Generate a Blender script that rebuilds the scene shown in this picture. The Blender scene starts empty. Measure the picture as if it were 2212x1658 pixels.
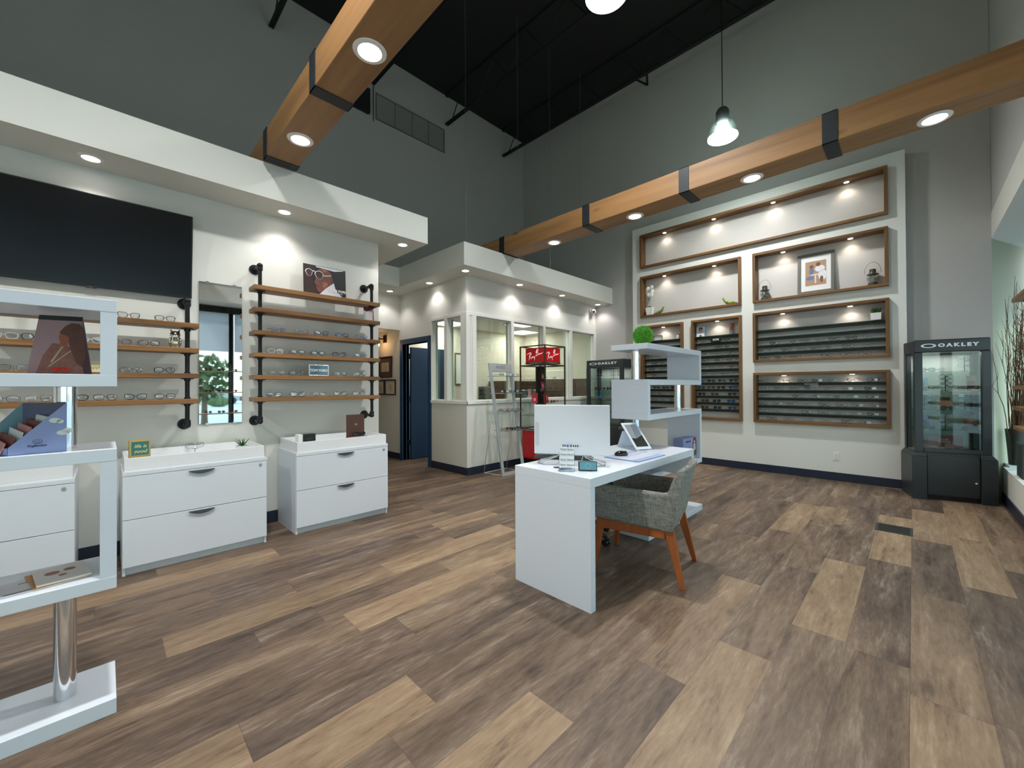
import bpy, bmesh, math, random
from mathutils import Vector, Matrix
random.seed(7)
PI = math.pi
R = math.radians
C = bpy.context.scene.collection
SC = bpy.context.scene

# ------------------------------------------------------------------ materials
def lin(c):
    return tuple((v / 12.92 if v <= .04045 else ((v + .055) / 1.055) ** 2.4) for v in [x / 255 for x in c])
MATS = {}
def newmat(name):
    m = bpy.data.materials.new(name); m.use_nodes = True
    nt = m.node_tree; nt.nodes.clear()
    out = nt.nodes.new('ShaderNodeOutputMaterial')
    return m, nt, out
def bsdf(nt, out, col=(.8, .8, .8), rough=.5, metal=0., spec=.5, alpha=None, coat=0.):
    b = nt.nodes.new('ShaderNodeBsdfPrincipled')
    b.inputs['Base Color'].default_value = (*col[:3], 1)
    b.inputs['Roughness'].default_value = rough
    b.inputs['Metallic'].default_value = metal
    b.inputs['Specular IOR Level'].default_value = spec
    b.inputs['Coat Weight'].default_value = coat
    nt.links.new(b.outputs[0], out.inputs[0])
    return b
def M(name, rgb=None, rough=.5, metal=0., spec=.5, coat=0., var=.0, scale=30, bump=0.):
    """a paint, plastic or metal; rgb in 0-255; var adds a little mottling of its colour"""
    if name in MATS: return MATS[name]
    m, nt, out = newmat(name)
    col = lin(rgb)
    b = bsdf(nt, out, col, rough, metal, spec, coat=coat)
    tc = nt.nodes.new('ShaderNodeTexCoord'); nz = nt.nodes.new('ShaderNodeTexNoise')
    nz.inputs['Scale'].default_value = scale; nz.inputs['Detail'].default_value = 3
    nt.links.new(tc.outputs['Object'], nz.inputs['Vector'])
    mr = nt.nodes.new('ShaderNodeMapRange'); v = max(var, .015)
    mr.inputs[3].default_value = 1 - v; mr.inputs[4].default_value = 1 + v
    nt.links.new(nz.outputs[0], mr.inputs[0])
    mx = nt.nodes.new('ShaderNodeVectorMath'); mx.operation = 'SCALE'
    mx.inputs[0].default_value = col
    nt.links.new(mr.outputs[0], mx.inputs['Scale']); nt.links.new(mx.outputs[0], b.inputs['Base Color'])
    if bump:
        bp = nt.nodes.new('ShaderNodeBump'); bp.inputs['Strength'].default_value = bump; bp.inputs['Distance'].default_value = .002
        nt.links.new(nz.outputs[0], bp.inputs['Height']); nt.links.new(bp.outputs[0], b.inputs['Normal'])
    MATS[name] = m
    return m
def EM(name, rgb, strength):
    if name in MATS: return MATS[name]
    m, nt, out = newmat(name)
    e = nt.nodes.new('ShaderNodeEmission'); e.inputs[0].default_value = (*lin(rgb), 1); e.inputs[1].default_value = strength
    nt.links.new(e.outputs[0], out.inputs[0]); MATS[name] = m
    return m
def GL(name, rgb=(235, 245, 240), refl=.08, rough=.0):
    """thin clear pane: mostly transparent, a little mirror"""
    if name in MATS: return MATS[name]
    m, nt, out = newmat(name)
    t = nt.nodes.new('ShaderNodeBsdfTransparent'); t.inputs[0].default_value = (*lin(rgb), 1)
    g = nt.nodes.new('ShaderNodeBsdfGlossy'); g.inputs['Roughness'].default_value = rough
    mx = nt.nodes.new('ShaderNodeMixShader'); mx.inputs[0].default_value = refl
    nt.links.new(t.outputs[0], mx.inputs[1]); nt.links.new(g.outputs[0], mx.inputs[2])
    nt.links.new(mx.outputs[0], out.inputs[0]); MATS[name] = m
    return m
def WOOD(name, c1, c2, axis='x', rough=.45, grain=14, knots=True):
    if name in MATS: return MATS[name]
    m, nt, out = newmat(name)
    b = bsdf(nt, out, (.5, .3, .1), rough)
    L = nt.links.new; N = nt.nodes.new
    tc = N('ShaderNodeTexCoord'); mp = N('ShaderNodeMapping')
    s = {'x': (.06, 1, 1), 'y': (1, .06, 1), 'z': (1, 1, .06)}[axis]
    mp.inputs['Scale'].default_value = s
    L(tc.outputs['Object'], mp.inputs[0])
    n1 = N('ShaderNodeTexNoise'); n1.inputs['Scale'].default_value = grain; n1.inputs['Detail'].default_value = 8; n1.inputs['Distortion'].default_value = 1.2
    n2 = N('ShaderNodeTexNoise'); n2.inputs['Scale'].default_value = grain * 7; n2.inputs['Detail'].default_value = 4
    L(mp.outputs[0], n1.inputs[0]); L(mp.outputs[0], n2.inputs[0])
    a = N('ShaderNodeMath'); a.operation = 'MULTIPLY_ADD'; a.inputs[1].default_value = .35
    L(n2.outputs[0], a.inputs[0]); L(n1.outputs[0], a.inputs[2])
    cr = N('ShaderNodeValToRGB')
    cr.color_ramp.elements[0].position = .42; cr.color_ramp.elements[0].color = (*lin(c1), 1)
    cr.color_ramp.elements[1].position = .85; cr.color_ramp.elements[1].color = (*lin(c2), 1)
    L(a.outputs[0], cr.inputs[0])
    last = cr.outputs[0]
    if knots:
        mp2 = N('ShaderNodeMapping'); k = {'x': (.35, 1, 1), 'y': (1, .35, 1), 'z': (1, 1, .35)}[axis]
        mp2.inputs['Scale'].default_value = k; L(tc.outputs['Object'], mp2.inputs[0])
        vo = N('ShaderNodeTexVoronoi'); vo.inputs['Scale'].default_value = 4.2
        L(mp2.outputs[0], vo.inputs['Vector'])
        kr = N('ShaderNodeValToRGB')
        kr.color_ramp.elements[0].position = .05; kr.color_ramp.elements[0].color = (.35, .35, .35, 1)
        kr.color_ramp.elements[1].position = .13; kr.color_ramp.elements[1].color = (1, 1, 1, 1)
        L(vo.outputs[0], kr.inputs[0])
        mu = N('ShaderNodeMix'); mu.data_type = 'RGBA'; mu.blend_type = 'MULTIPLY'; mu.inputs[0].default_value = .8
        L(last, mu.inputs[6]); L(kr.outputs[0], mu.inputs[7]); last = mu.outputs[2]
    L(last, b.inputs['Base Color'])
    MATS[name] = m
    return m
def FLOORMAT():
    m, nt, out = newmat('vinyl plank floor')
    b = bsdf(nt, out, rough=.42); L = nt.links.new; N = nt.nodes.new
    at = N('ShaderNodeAttribute'); at.attribute_name = 'tone'
    sep = N('ShaderNodeSeparateColor'); L(at.outputs['Color'], sep.inputs[0])
    tc = N('ShaderNodeTexCoord'); mp = N('ShaderNodeMapping'); mp.inputs['Scale'].default_value = (.16, 1, 1)
    L(tc.outputs['Object'], mp.inputs[0])
    off = N('ShaderNodeCombineXYZ'); mo = N('ShaderNodeMath'); mo.operation = 'MULTIPLY'; mo.inputs[1].default_value = 40
    L(sep.outputs[1], mo.inputs[0]); L(mo.outputs[0], off.inputs[0]); L(mo.outputs[0], off.inputs[2])
    ad = N('ShaderNodeVectorMath'); L(mp.outputs[0], ad.inputs[0]); L(off.outputs[0], ad.inputs[1])
    n1 = N('ShaderNodeTexNoise'); n1.inputs['Scale'].default_value = 9; n1.inputs['Detail'].default_value = 7; n1.inputs['Roughness'].default_value = .6; n1.inputs['Distortion'].default_value = .8
    n2 = N('ShaderNodeTexNoise'); n2.inputs['Scale'].default_value = 60; n2.inputs['Detail'].default_value = 6; n2.inputs['Roughness'].default_value = .7
    n3 = N('ShaderNodeTexNoise'); n3.inputs['Scale'].default_value = 3.2; n3.inputs['Detail'].default_value = 3
    for n in (n1, n2, n3): L(ad.outputs[0], n.inputs[0])
    # two tones of plank, each with its own streaks
    def ramp(src, pts):
        r = N('ShaderNodeValToRGB'); e = r.color_ramp.elements
        e[0].position, e[1].position = pts[0][0], pts[-1][0]
        e[0].color = (*lin(pts[0][1]), 1); e[1].color = (*lin(pts[-1][1]), 1)
        for p, c in pts[1:-1]:
            q = e.new(p); q.color = (*lin(c), 1)
        L(src, r.inputs[0]); return r.outputs[0]
    mixn = N('ShaderNodeMath'); mixn.operation = 'MULTIPLY_ADD'; mixn.inputs[1].default_value = .45
    L(n2.outputs[0], mixn.inputs[0])
    mixm = N('ShaderNodeMath'); mixm.operation = 'MULTIPLY'; mixm.inputs[1].default_value = .6; L(n1.outputs[0], mixm.inputs[0])
    L(mixm.outputs[0], mixn.inputs[2])
    dark = ramp(mixn.outputs[0], FLOOR_DARK)
    lite = ramp(mixn.outputs[0], FLOOR_LITE)
    mx = N('ShaderNodeMix'); mx.data_type = 'RGBA'
    # patches: n3 lets dark planks drift towards the light tone
    pr = N('ShaderNodeMapRange'); pr.inputs[1].default_value = .45; pr.inputs[2].default_value = .75; pr.inputs[3].default_value = 0; pr.inputs[4].default_value = .5
    L(n3.outputs[0], pr.inputs[0])
    a2 = N('ShaderNodeMath'); a2.operation = 'ADD'; a2.use_clamp = True; L(sep.outputs[0], a2.inputs[0]); L(pr.outputs[0], a2.inputs[1])
    L(a2.outputs[0], mx.inputs[0]); L(dark, mx.inputs[6]); L(lite, mx.inputs[7])
    # knots
    vo = N('ShaderNodeTexVoronoi'); vo.inputs['Scale'].default_value = 3.5
    mp3 = N('ShaderNodeVectorMath'); mp3.operation = 'MULTIPLY'; mp3.inputs[1].default_value = (2.6, 1, 1); L(ad.outputs[0], mp3.inputs[0]); L(mp3.outputs[0], vo.inputs['Vector'])
    vr = N('ShaderNodeMapRange'); vr.inputs[1].default_value = .03; vr.inputs[2].default_value = .11; vr.inputs[3].default_value = .55; vr.inputs[4].default_value = 1
    L(vo.outputs[0], vr.inputs[0])
    # seam along plank edges, from the UV map (u, v in metres inside the plank)
    uv = N('ShaderNodeUVMap'); uv.uv_map = 'plank'; su = N('ShaderNodeSeparateXYZ'); L(uv.outputs[0], su.inputs[0])
    s1 = N('ShaderNodeMath'); s1.operation = 'MINIMUM'; L(su.outputs[0], s1.inputs[0]); L(su.outputs[1], s1.inputs[1])
    s2 = N('ShaderNodeMapRange'); s2.inputs[1].default_value = .0; s2.inputs[2].default_value = .004; s2.inputs[3].default_value = .55; s2.inputs[4].default_value = 1
    L(s1.outputs[0], s2.inputs[0])
    k = N('ShaderNodeMath'); k.operation = 'MULTIPLY'; L(vr.outputs[0], k.inputs[0]); L(s2.outputs[0], k.inputs[1])
    sc = N('ShaderNodeVectorMath'); sc.operation = 'SCALE'; L(mx.outputs[2], sc.inputs[0]); L(k.outputs[0], sc.inputs['Scale'])
    L(sc.outputs[0], b.inputs['Base Color'])
    rr = N('ShaderNodeMapRange'); rr.inputs[3].default_value = .38; rr.inputs[4].default_value = .6; L(n2.outputs[0], rr.inputs[0]); L(rr.outputs[0], b.inputs['Roughness'])
    bp = N('ShaderNodeBump'); bp.inputs['Strength'].default_value = .12; bp.inputs['Distance'].default_value = .002
    L(n2.outputs[0], bp.inputs['Height']); L(bp.outputs[0], b.inputs['Normal'])
    return m
def TWEED(name, rgb1, rgb2):
    m, nt, out = newmat(name); b = bsdf(nt, out, rough=.9, spec=.2); L = nt.links.new; N = nt.nodes.new
    tc = N('ShaderNodeTexCoord'); outs = []
    for s in ((8, 8, 110), (110, 110, 8)):
        mp = N('ShaderNodeMapping'); mp.inputs['Scale'].default_value = s; L(tc.outputs['Object'], mp.inputs[0])
        n = N('ShaderNodeTexNoise'); n.inputs['Scale'].default_value = 2.0; n.inputs['Detail'].default_value = 4; n.inputs['Roughness'].default_value = .7
        L(mp.outputs[0], n.inputs[0]); outs.append(n.outputs[0])
    a = N('ShaderNodeMath'); a.operation = 'ADD'; L(outs[0], a.inputs[0]); L(outs[1], a.inputs[1])
    r = N('ShaderNodeValToRGB'); r.color_ramp.elements[0].position = .38; r.color_ramp.elements[1].position = .64
    h = N('ShaderNodeMath'); h.operation = 'MULTIPLY'; h.inputs[1].default_value = .5; L(a.outputs[0], h.inputs[0]); L(h.outputs[0], r.inputs[0])
    r.color_ramp.elements[0].color = (*lin(rgb1), 1); r.color_ramp.elements[1].color = (*lin(rgb2), 1)
    L(r.outputs[0], b.inputs['Base Color'])
    bp = N('ShaderNodeBump'); bp.inputs['Strength'].default_value = .4; bp.inputs['Distance'].default_value = .002; L(h.outputs[0], bp.inputs['Height']); L(bp.outputs[0], b.inputs['Normal'])
    return m

# ------------------------------------------------------------------ mesh collector
class B:
    def __init__(s): s.v = []; s.f = []; s.mi = []; s.m = 0
    def add(s, vs, fs):
        n = len(s.v); s.v += [tuple(v) for v in vs]; s.f += [tuple(i + n for i in f) for f in fs]; s.mi += [s.m] * len(fs); return s
    def box(s, x0, x1, y0, y1, z0, z1, T=None):
        vs = [(x, y, z) for z in (z0, z1) for y in (y0, y1) for x in (x0, x1)]
        if T is not None: vs = [T @ Vector(v) for v in vs]
        return s.add(vs, [(0, 2, 3, 1), (4, 5, 7, 6), (0, 1, 5, 4), (2, 6, 7, 3), (0, 4, 6, 2), (1, 3, 7, 5)])
    def hexa(s, p):      # 8 corners: bottom ring of 4, top ring of 4
        return s.add(p, [(3, 2, 1, 0), (4, 5, 6, 7), (0, 1, 5, 4), (1, 2, 6, 5), (2, 3, 7, 6), (3, 0, 4, 7)])
    def ring(s, c, ax, r, n):
        ax = Vector(ax).normalized(); u = ax.orthogonal().normalized(); w = ax.cross(u)
        if abs(ax.z) > .99: u, w = Vector((1, 0, 0)), Vector((0, 1, 0)) * (1 if ax.z > 0 else -1)
        c = Vector(c)
        return [c + (u * math.cos(2 * PI * i / n) + w * math.sin(2 * PI * i / n)) * r for i in range(n)]
    def cyl(s, p0, p1, r0, r1=None, n=16, cap=True):
        r1 = r0 if r1 is None else r1; d = Vector(p1) - Vector(p0)
        a = s.ring(p0, d, r0, n); b = s.ring(p1, d, r1, n)
        fs = [(i, (i + 1) % n, n + (i + 1) % n, n + i) for i in range(n)]
        if cap: fs += [tuple(range(n - 1, -1, -1)), tuple(range(n, 2 * n))]
        return s.add(a + b, fs)
    def tube(s, pts, r, n=6, closed=False, flat=1.):
        pts = [Vector(p) for p in pts]; m = len(pts); rings = []
        up = None
        for i, p in enumerate(pts):
            if closed: d = pts[(i + 1) % m] - pts[i - 1]
            else: d = pts[min(i + 1, m - 1)] - pts[max(i - 1, 0)]
            d.normalize()
            if up is None: up = d.orthogonal().normalized() if abs(d.z) > .9 else Vector((0, 0, 1))
            u = (up - d * up.dot(d))
            if u.length < 1e-4: u = d.orthogonal()
            u.normalize(); up = u; w = d.cross(u); rr = r[i] if isinstance(r, (list, tuple)) else r
            rings.append([p + (u * math.cos(2 * PI * k / n) * rr + w * math.sin(2 * PI * k / n) * rr * flat) for k in range(n)])
        fs = []
        for i in range(m if closed else m - 1):
            j = (i + 1) % m
            for k in range(n): fs.append((i * n + k, i * n + (k + 1) % n, j * n + (k + 1) % n, j * n + k))
        if not closed: fs += [tuple(range(n - 1, -1, -1)), tuple(range((m - 1) * n, m * n))]
        return s.add([v for q in rings for v in q], fs)
    def lathe(s, prof, c=(0, 0, 0), n=20, cap=True):
        c = Vector(c); m = len(prof)
        vs = [c + Vector((r * math.cos(2 * PI * k / n), r * math.sin(2 * PI * k / n), z)) for r, z in prof for k in range(n)]
        fs = [(i * n + k, i * n + (k + 1) % n, (i + 1) * n + (k + 1) % n, (i + 1) * n + k) for i in range(m - 1) for k in range(n)]
        if cap: fs += [tuple(range(n - 1, -1, -1)), tuple(range((m - 1) * n, m * n))]
        return s.add(vs, fs)
    def ball(s, c, r, n=12, m=8, sc=(1, 1, 1)):
        pr = [(max(r * math.sin(PI * i / m), r * .02), -r * math.cos(PI * i / m)) for i in range(m + 1)]
        k = len(s.v); s.lathe(pr, (0, 0, 0), n)
        for i in range(k, len(s.v)):
            v = s.v[i]; s.v[i] = (c[0] + v[0] * sc[0], c[1] + v[1] * sc[1], c[2] + v[2] * sc[2])
        return s
    def prism(s, poly, y0, y1, T=None):   # polygon in x,z; extruded along y
        n = len(poly); vs = [Vector((x, y0, z)) for x, z in poly] + [Vector((x, y1, z)) for x, z in poly]
        if T is not None: vs = [T @ v for v in vs]
        return s.add(vs, [tuple(range(n)), tuple(range(2 * n - 1, n - 1, -1))] + [(i, n + i, n + (i + 1) % n, (i + 1) % n) for i in range(n)])
    def xf(s, T, k=0):
        for i in range(k, len(s.v)): s.v[i] = tuple(T @ Vector(s.v[i]))
        return s
    def out(s, name, mat, parent=None, bevel=0., smooth=False, seg=2, loc=None, sub=0):
        me = bpy.data.meshes.new(name); me.from_pydata(s.v, [], s.f)
        for q in (mat if isinstance(mat, (list, tuple)) else [mat]): me.materials.append(q)
        me.polygons.foreach_set('material_index', s.mi)
        bm = bmesh.new(); bm.from_mesh(me); bmesh.ops.recalc_face_normals(bm, faces=bm.faces); bm.to_mesh(me); bm.free()
        if smooth:
            me.polygons.foreach_set('use_smooth', [True] * len(me.polygons))
            if smooth != 'all':
                try: me.set_sharp_from_angle(angle=R(40))
                except Exception: pass
        o = bpy.data.objects.new(name, me); C.objects.link(o)
        if parent is not None: o.parent = parent
        if loc is not None: o.location = loc
        if bevel:
            md = o.modifiers.new('edge', 'BEVEL'); md.width = bevel; md.segments = seg; md.limit_method = 'ANGLE'; md.angle_limit = R(40)
        if sub:
            md = o.modifiers.new('soft', 'SUBSURF'); md.levels = sub; md.render_levels = sub
        return o

def thing(name, label, cat, loc=(0, 0, 0), rz=0., group=None):
    o = bpy.data.objects.new(name, None); C.objects.link(o); o.empty_display_size = .1
    o.location = loc; o.rotation_euler = (0, 0, R(rz))
    return tag(o, label, cat, group)
def tag(o, label, cat, group=None):
    o['label'] = label; o['category'] = cat
    if group: o['group'] = group
    return o
def struct(o): o['kind'] = 'structure'; return o
def dup(root, loc=None, rz=None, label=None, group=None, scale=None):
    r = root.copy(); C.objects.link(r)
    if loc is not None: r.location = loc
    if rz is not None: r.rotation_euler = (0, 0, R(rz))
    if scale is not None: r.scale = scale
    if label: r['label'] = label
    if group: r['group'] = group
    for ch in list(root.children):
        c = ch.copy(); C.objects.link(c); c.parent = r
        for g in ch.children:
            d = g.copy(); C.objects.link(d); d.parent = c
    return r
FONT = None
def text(s, size, mat, parent, loc, rz=0, name='lettering', ext=.0006, align='CENTER', shear=0., bold=0., sx=1., tilt=0., space=1.):
    """real lettering: text outlines turned into a mesh facing local -Y"""
    cu = bpy.data.curves.new(name, 'FONT'); cu.body = s; cu.size = size; cu.extrude = ext; cu.align_x = align; cu.align_y = 'CENTER'
    cu.shear = shear; cu.offset = bold; cu.space_character = space; cu.resolution_u = 3
    t = bpy.data.objects.new(name + '_c', cu); C.objects.link(t)
    bpy.context.view_layer.update()
    me = bpy.data.meshes.new_from_object(t.evaluated_get(bpy.context.evaluated_depsgraph_get()))
    bpy.data.objects.remove(t)
    me.materials.clear(); me.materials.append(mat)
    Tm = Matrix.Translation(loc) @ Matrix.Rotation(R(rz), 4, 'Z') @ Matrix.Rotation(R(90), 4, 'X') @ Matrix.Rotation(R(tilt), 4, 'Z') @ Matrix.Diagonal((sx, 1, 1, 1))
    me.transform(Tm)
    o = bpy.data.objects.new(name, me); C.objects.link(o)
    if parent is not None: o.parent = parent
    return o
def light(kind, loc, power, parent=None, color=(1, 1, 1), size=.1, spot=None, blend=.5, rot=None, name='lamp'):
    l = bpy.data.lights.new(name, kind); l.energy = power; l.color = color
    if kind in ('POINT', 'SPOT'): l.shadow_soft_size = size
    if kind == 'SPOT': l.spot_size = R(spot); l.spot_blend = blend
    if kind == 'AREA': l.shape = 'RECTANGLE'; l.size, l.size_y = size
    o = bpy.data.objects.new(name, l); C.objects.link(o); o.location = loc
    if rot: o.rotation_euler = [R(a) for a in rot]
    if parent is not None: o.parent = parent
    return o
ORD = 'first second third fourth fifth sixth seventh eighth ninth tenth eleventh twelfth thirteenth fourteenth'.split()

FLOOR_DARK = [(.38, (50, 38, 31)), (.48, (78, 62, 51)), (.58, (98, 81, 68)), (.70, (134, 120, 107))]
FLOOR_LITE = [(.36, (84, 64, 48)), (.46, (124, 100, 76)), (.58, (143, 120, 94)), (.72, (168, 146, 120))]
# common materials
WHITE_WALL = M('white wall paint', (222, 222, 214), .7, var=.01, scale=6)
PANEL_W = M('white panel paint', (226, 228, 222), .6, var=.01, scale=6)
GREY_WALL = M('warm grey wall paint', (186, 184, 181), .8, var=.02, scale=3)
CEIL_B = M('black deck paint', (22, 23, 25), .7)
NAVY = M('navy base paint', (28, 36, 56), .45)
NAVY2 = M('blue door paint', (20, 60, 96), .45)
TRIMW = M('white trim paint', (232, 232, 226), .4)
LAM = M('white laminate', (216, 223, 232), .25)
LAMG = M('white satin melamine', (216, 222, 229), .35)
CHROME = M('chrome', (225, 225, 228), .08, 1.)
STEEL = M('black iron', (38, 40, 43), .38, .6)
STRAP = M('black steel strap', (44, 48, 52), .5, .3)
DARKP = M('charcoal powder coat', (44, 50, 53), .4)
SILVER = M('silver powder coat', (172, 178, 180), .35, .3)
GLASS = GL('clear glass')
GLASSE = GL('clear shelf glass', (228, 238, 234), .10)
LENS = GL('clear lens', (238, 240, 245), .14)
LENSB = GL('blue filter lens', (206, 212, 250), .22)
BLACK = M('black plastic', (20, 21, 22), .35)
MIRROR = M('mirror silver', (235, 238, 238), .02, 1.)
W_BEAM = WOOD('timber beam', (118, 82, 48), (168, 126, 80), 'y', .5, 3.2)
W_SHELF = WOOD('stained pine shelf', (98, 62, 30), (156, 112, 62), 'x', .45, 9)
W_FRAME = WOOD('walnut stained frame', (82, 54, 26), (136, 98, 54), 'x', .45, 9)
W_LEG = WOOD('teak stained leg', (132, 66, 26), (168, 92, 44), 'z', .4, 8, False)
PAPER = M('white card', (236, 236, 234), .6)
SKY, EXPO = 3.2, 0.18
# ------------------------------------------------------------------ the setting
XL, XR, YB, ZC = -4.0, 7.45, 6.95, 7.5
def sbox(name, mat, *bx, bevel=0.):
    b = B()
    for q in bx: b.box(*q)
    return struct(b.out(name, mat, bevel=bevel))

# floor: planks as faces, tone per plank; light planks where the shop has them
PW, PL = .24, 1.5
LIGHT = [  # (row, x start, x end, tone)
 (11, .22, 1.48, .8), (11, 1.48, 2.74, .95), (11, 2.74, 3.9, .1), (9, -.5, 1.0, .05), (9, 1.0, 2.4, .95), (10, .9, 1.8, .25), (10, 1.8, 2.6, .45), (8, -.3, 1.2, .05), (8, 1.2, 2.0, .3),
 (7, -.9, .38, .6), (7, .38, 1.88, .0), (6, -.5, 1.0, .95), (6, 1.0, 2.0, .15), (5, -.6, .78, .1), (5, .78, 2.0, .2), (4, .4, 1.33, .9), (4, 1.33, 2.6, .2), (15, -.5, 1.0, .75), (14, 1.23, 2.6, .4), (13, 2.26, 2.95, .6),
 (12, -.5, .9, .1), (12, .9, 2.2, .3), (3, 4.43, 5.62, .8), (3, 1.85, 3.12, .5), (3, .7, 1.85, .12), (3, 3.12, 4.43, .1), (1, 2.74, 3.98, .95), (1, 1.5, 2.74, .2), (1, 3.98, 5.3, .1), (0, 4.2, 5.7, .95), (0, 2.7, 4.2, .05), (0, 1.2, 2.7, .15),
 (-2, 4.05, 5.3, .85), (-2, 5.3, 6.49, .95), (-2, 2.5, 4.05, .05), (-1, 5.0, 6.19, .85), (-1, 3.72, 5.0, .05), (-1, 2.48, 3.72, .42), (-1, 1.2, 2.48, .8), (2, .85, 2.3, .9), (2, 2.3, 3.6, .1), (2, 3.6, 5.0, .15), (-3, 4.6, 5.6, .5), (5, 2.9, 4.2, .3),
]
def build_floor():
    rnd = random.Random(11); vs, fs, tones, uvs = [], [], [], []
    k0 = int(math.floor((-1.4 - .02) / PW)); k1 = int(math.ceil((9.3 - .02) / PW))
    for k in range(k0, k1):
        y0, y1 = .02 + k * PW, .02 + (k + 1) * PW
        segs = sorted([q[1:] for q in LIGHT if q[0] == k]); x = XL - rnd.random() * PL; cuts = []
        def fill(a, b):
            x = a
            while x < b - 1e-6:
                e = min(b, x + PL * (1 if rnd.random() < .7 else rnd.uniform(.4, .9)))
                if b - e < .25: e = b
                r = rnd.random()
                cuts.append((x, e, .0 if r < .5 else (.18 if r < .8 else (.4 if r < .95 else .75)))); x = e
        for (a, e, t) in segs:
            a = max(a, x)
            if a > x: fill(x, a)
            if e > a: cuts.append((a, e, t)); x = e
        fill(x, 8.8)
        for a, e, t in cuts:
            n = len(vs); vs += [(a, y0, 0), (e, y0, 0), (e, y1, 0), (a, y1, 0)]; fs.append((n, n + 1, n + 2, n + 3))
            tones.append((t, rnd.random())); uvs.append(((0, 0), (e - a, 0), (e - a, y1 - y0), (0, y1 - y0)))
    me = bpy.data.meshes.new('floor'); me.from_pydata(vs, [], fs); me.materials.append(FLOORMAT())
    ca = me.color_attributes.new('tone', 'FLOAT_COLOR', 'CORNER'); ul = me.uv_layers.new(name='plank'); i = 0
    for f in range(len(fs)):
        for c in range(4):
            ca.data[i].color = (tones[f][0], tones[f][1], 0, 1); ul.data[i].uv = uvs[f][c]; i += 1
    o = bpy.data.objects.new('floor', me); C.objects.link(o); struct(o)
build_floor()

sbox('ceiling', CEIL_B, (XL, XR + .2, -1.6, YB + .2, ZC, ZC + .15))
sbox('wall_right', GREY_WALL, (XR, XR + .18, -.68, 9.2, 0, ZC))
sbox('wall_back', GREY_WALL, (XL, XR, YB, YB + .15, 3.0, ZC))
sbox('wall_left', WHITE_WALL, (XL, 2.34, 4.6, 4.75, 0, 3.092), (2.19, 2.34, 4.75, 9.2, 0, 3.092))
sbox('wall_rear', WHITE_WALL, (XL - .15, XL, -1.4, YB + .15, 0, ZC))
# soffits
sbox('soffit_left', WHITE_WALL, (XL, 2.77, 4.18, YB, 3.092, 3.412))
sbox('soffit_passage', WHITE_WALL, (2.77, 3.53, 6.19, YB, 3.06, 3.385))
sbox('soffit_office', WHITE_WALL, (3.53, XR, 4.43, YB, 3.06, 3.385))
sbox('soffit_front', WHITE_WALL, (XL, XR, -1.45, -.68, 3.09, 3.4), (XR, 8.7, -1.45, -.68, 3.09, 3.4))
sbox('wall_front_upper', GREY_WALL, (XL, XR + .18, -.84, -.682, 3.4, ZC))
# alcove beside the window
b = B(); b.hexa([(7.45, -.68, 0), (8.6, -1.16, 0), (8.6, -1.0, 0), (7.5, -.55, 0), (7.45, -.68, 3.09), (8.6, -1.16, 3.09), (8.6, -1.0, 3.09), (7.5, -.55, 3.09)])
struct(b.out('wall_alcove', M('cream wall paint', (196, 196, 168), .7)))
# passage
sbox('wall_header', WHITE_WALL, (2.34, 3.9, 6.82, 6.95, 2.42, 3.06))
sbox('wall_passage_end', WHITE_WALL, (2.19, 7.6, 9.05, 9.2, 0, 3.06))
sbox('ceiling_passage', WHITE_WALL, (2.19, 3.9, 6.95, 9.05, 2.425, 2.5))
# office box: side wall (door + two slots) and front wall (four windows)
ZS, ZT, ZH = 1.135, 2.46, 3.06
wx0, wx1 = 3.9, 4.02
D0, D1, DZ = 5.88, 6.71, 2.14     # door opening
sbox('wall_office_side', WHITE_WALL,
     (wx0, wx1, 4.843, 5.88, 0, ZS), (wx0, wx1, 4.843, 5.88, ZT, ZH), (wx0, wx1, 4.843, 4.98, ZS, ZT), (wx0, wx1, 5.33, 5.41, ZS, ZT), (wx0, wx1, 5.77, D0, ZS, ZT),
     (wx0, wx1, D0, D1, DZ, ZH), (wx0, wx1, D1, 9.05, 0, ZH))
OW = [(4.09, 4.86), (4.93, 5.70), (5.765, 6.515), (6.595, 7.37)]
fy0, fy1 = 4.843, 4.963
q = [(wx1, XR, fy0, fy1, 0, ZS), (wx1, XR, fy0, fy1, ZT, ZH)]
edges = [wx1] + [v for w in OW for v in w] + [XR]
for i in range(0, len(edges), 2): q.append((edges[i], edges[i + 1], fy0, fy1, ZS, ZT))
sbox('wall_office_front', WHITE_WALL, *q)
sbox('wall_office_back', M('cream office paint', (224, 214, 200), .7), (wx1, XR, 6.93, YB, 0, 2.62), (XR - .02, XR, 4.963, 6.93, 0, 2.62))
sbox('ceiling_office', WHITE_WALL, (wx1, XR - .02, fy1, 6.93, 2.62, 2.66))
# baseboards
BBH, BBT = .115, .012
sbox('baseboard_office', NAVY, (wx0 - BBT, XR - .15, fy0 - BBT, fy0, 0, BBH), (wx0 - BBT, wx0, fy0, 5.79, 0, BBH), bevel=.002)
sbox('baseboard_left', NAVY, (XL, 2.34 + BBT, 4.6 - BBT, 4.6, 0, BBH), (2.34, 2.34 + BBT, 4.6, 9.0, 0, BBH))
sbox('baseboard_passage', NAVY, (wx0 - BBT, wx0, 6.80, 9.05, 0, BBH))
sbox('baseboard_right', NAVY, (7.3 - BBT, 7.3, .05, 3.89, 0, BBH), (7.3, XR, .05 - BBT, .05, 0, BBH), (XR - BBT, XR, -.68, .04, 0, BBH), (XR - BBT, XR, 3.9, 4.83, 0, BBH))

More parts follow.
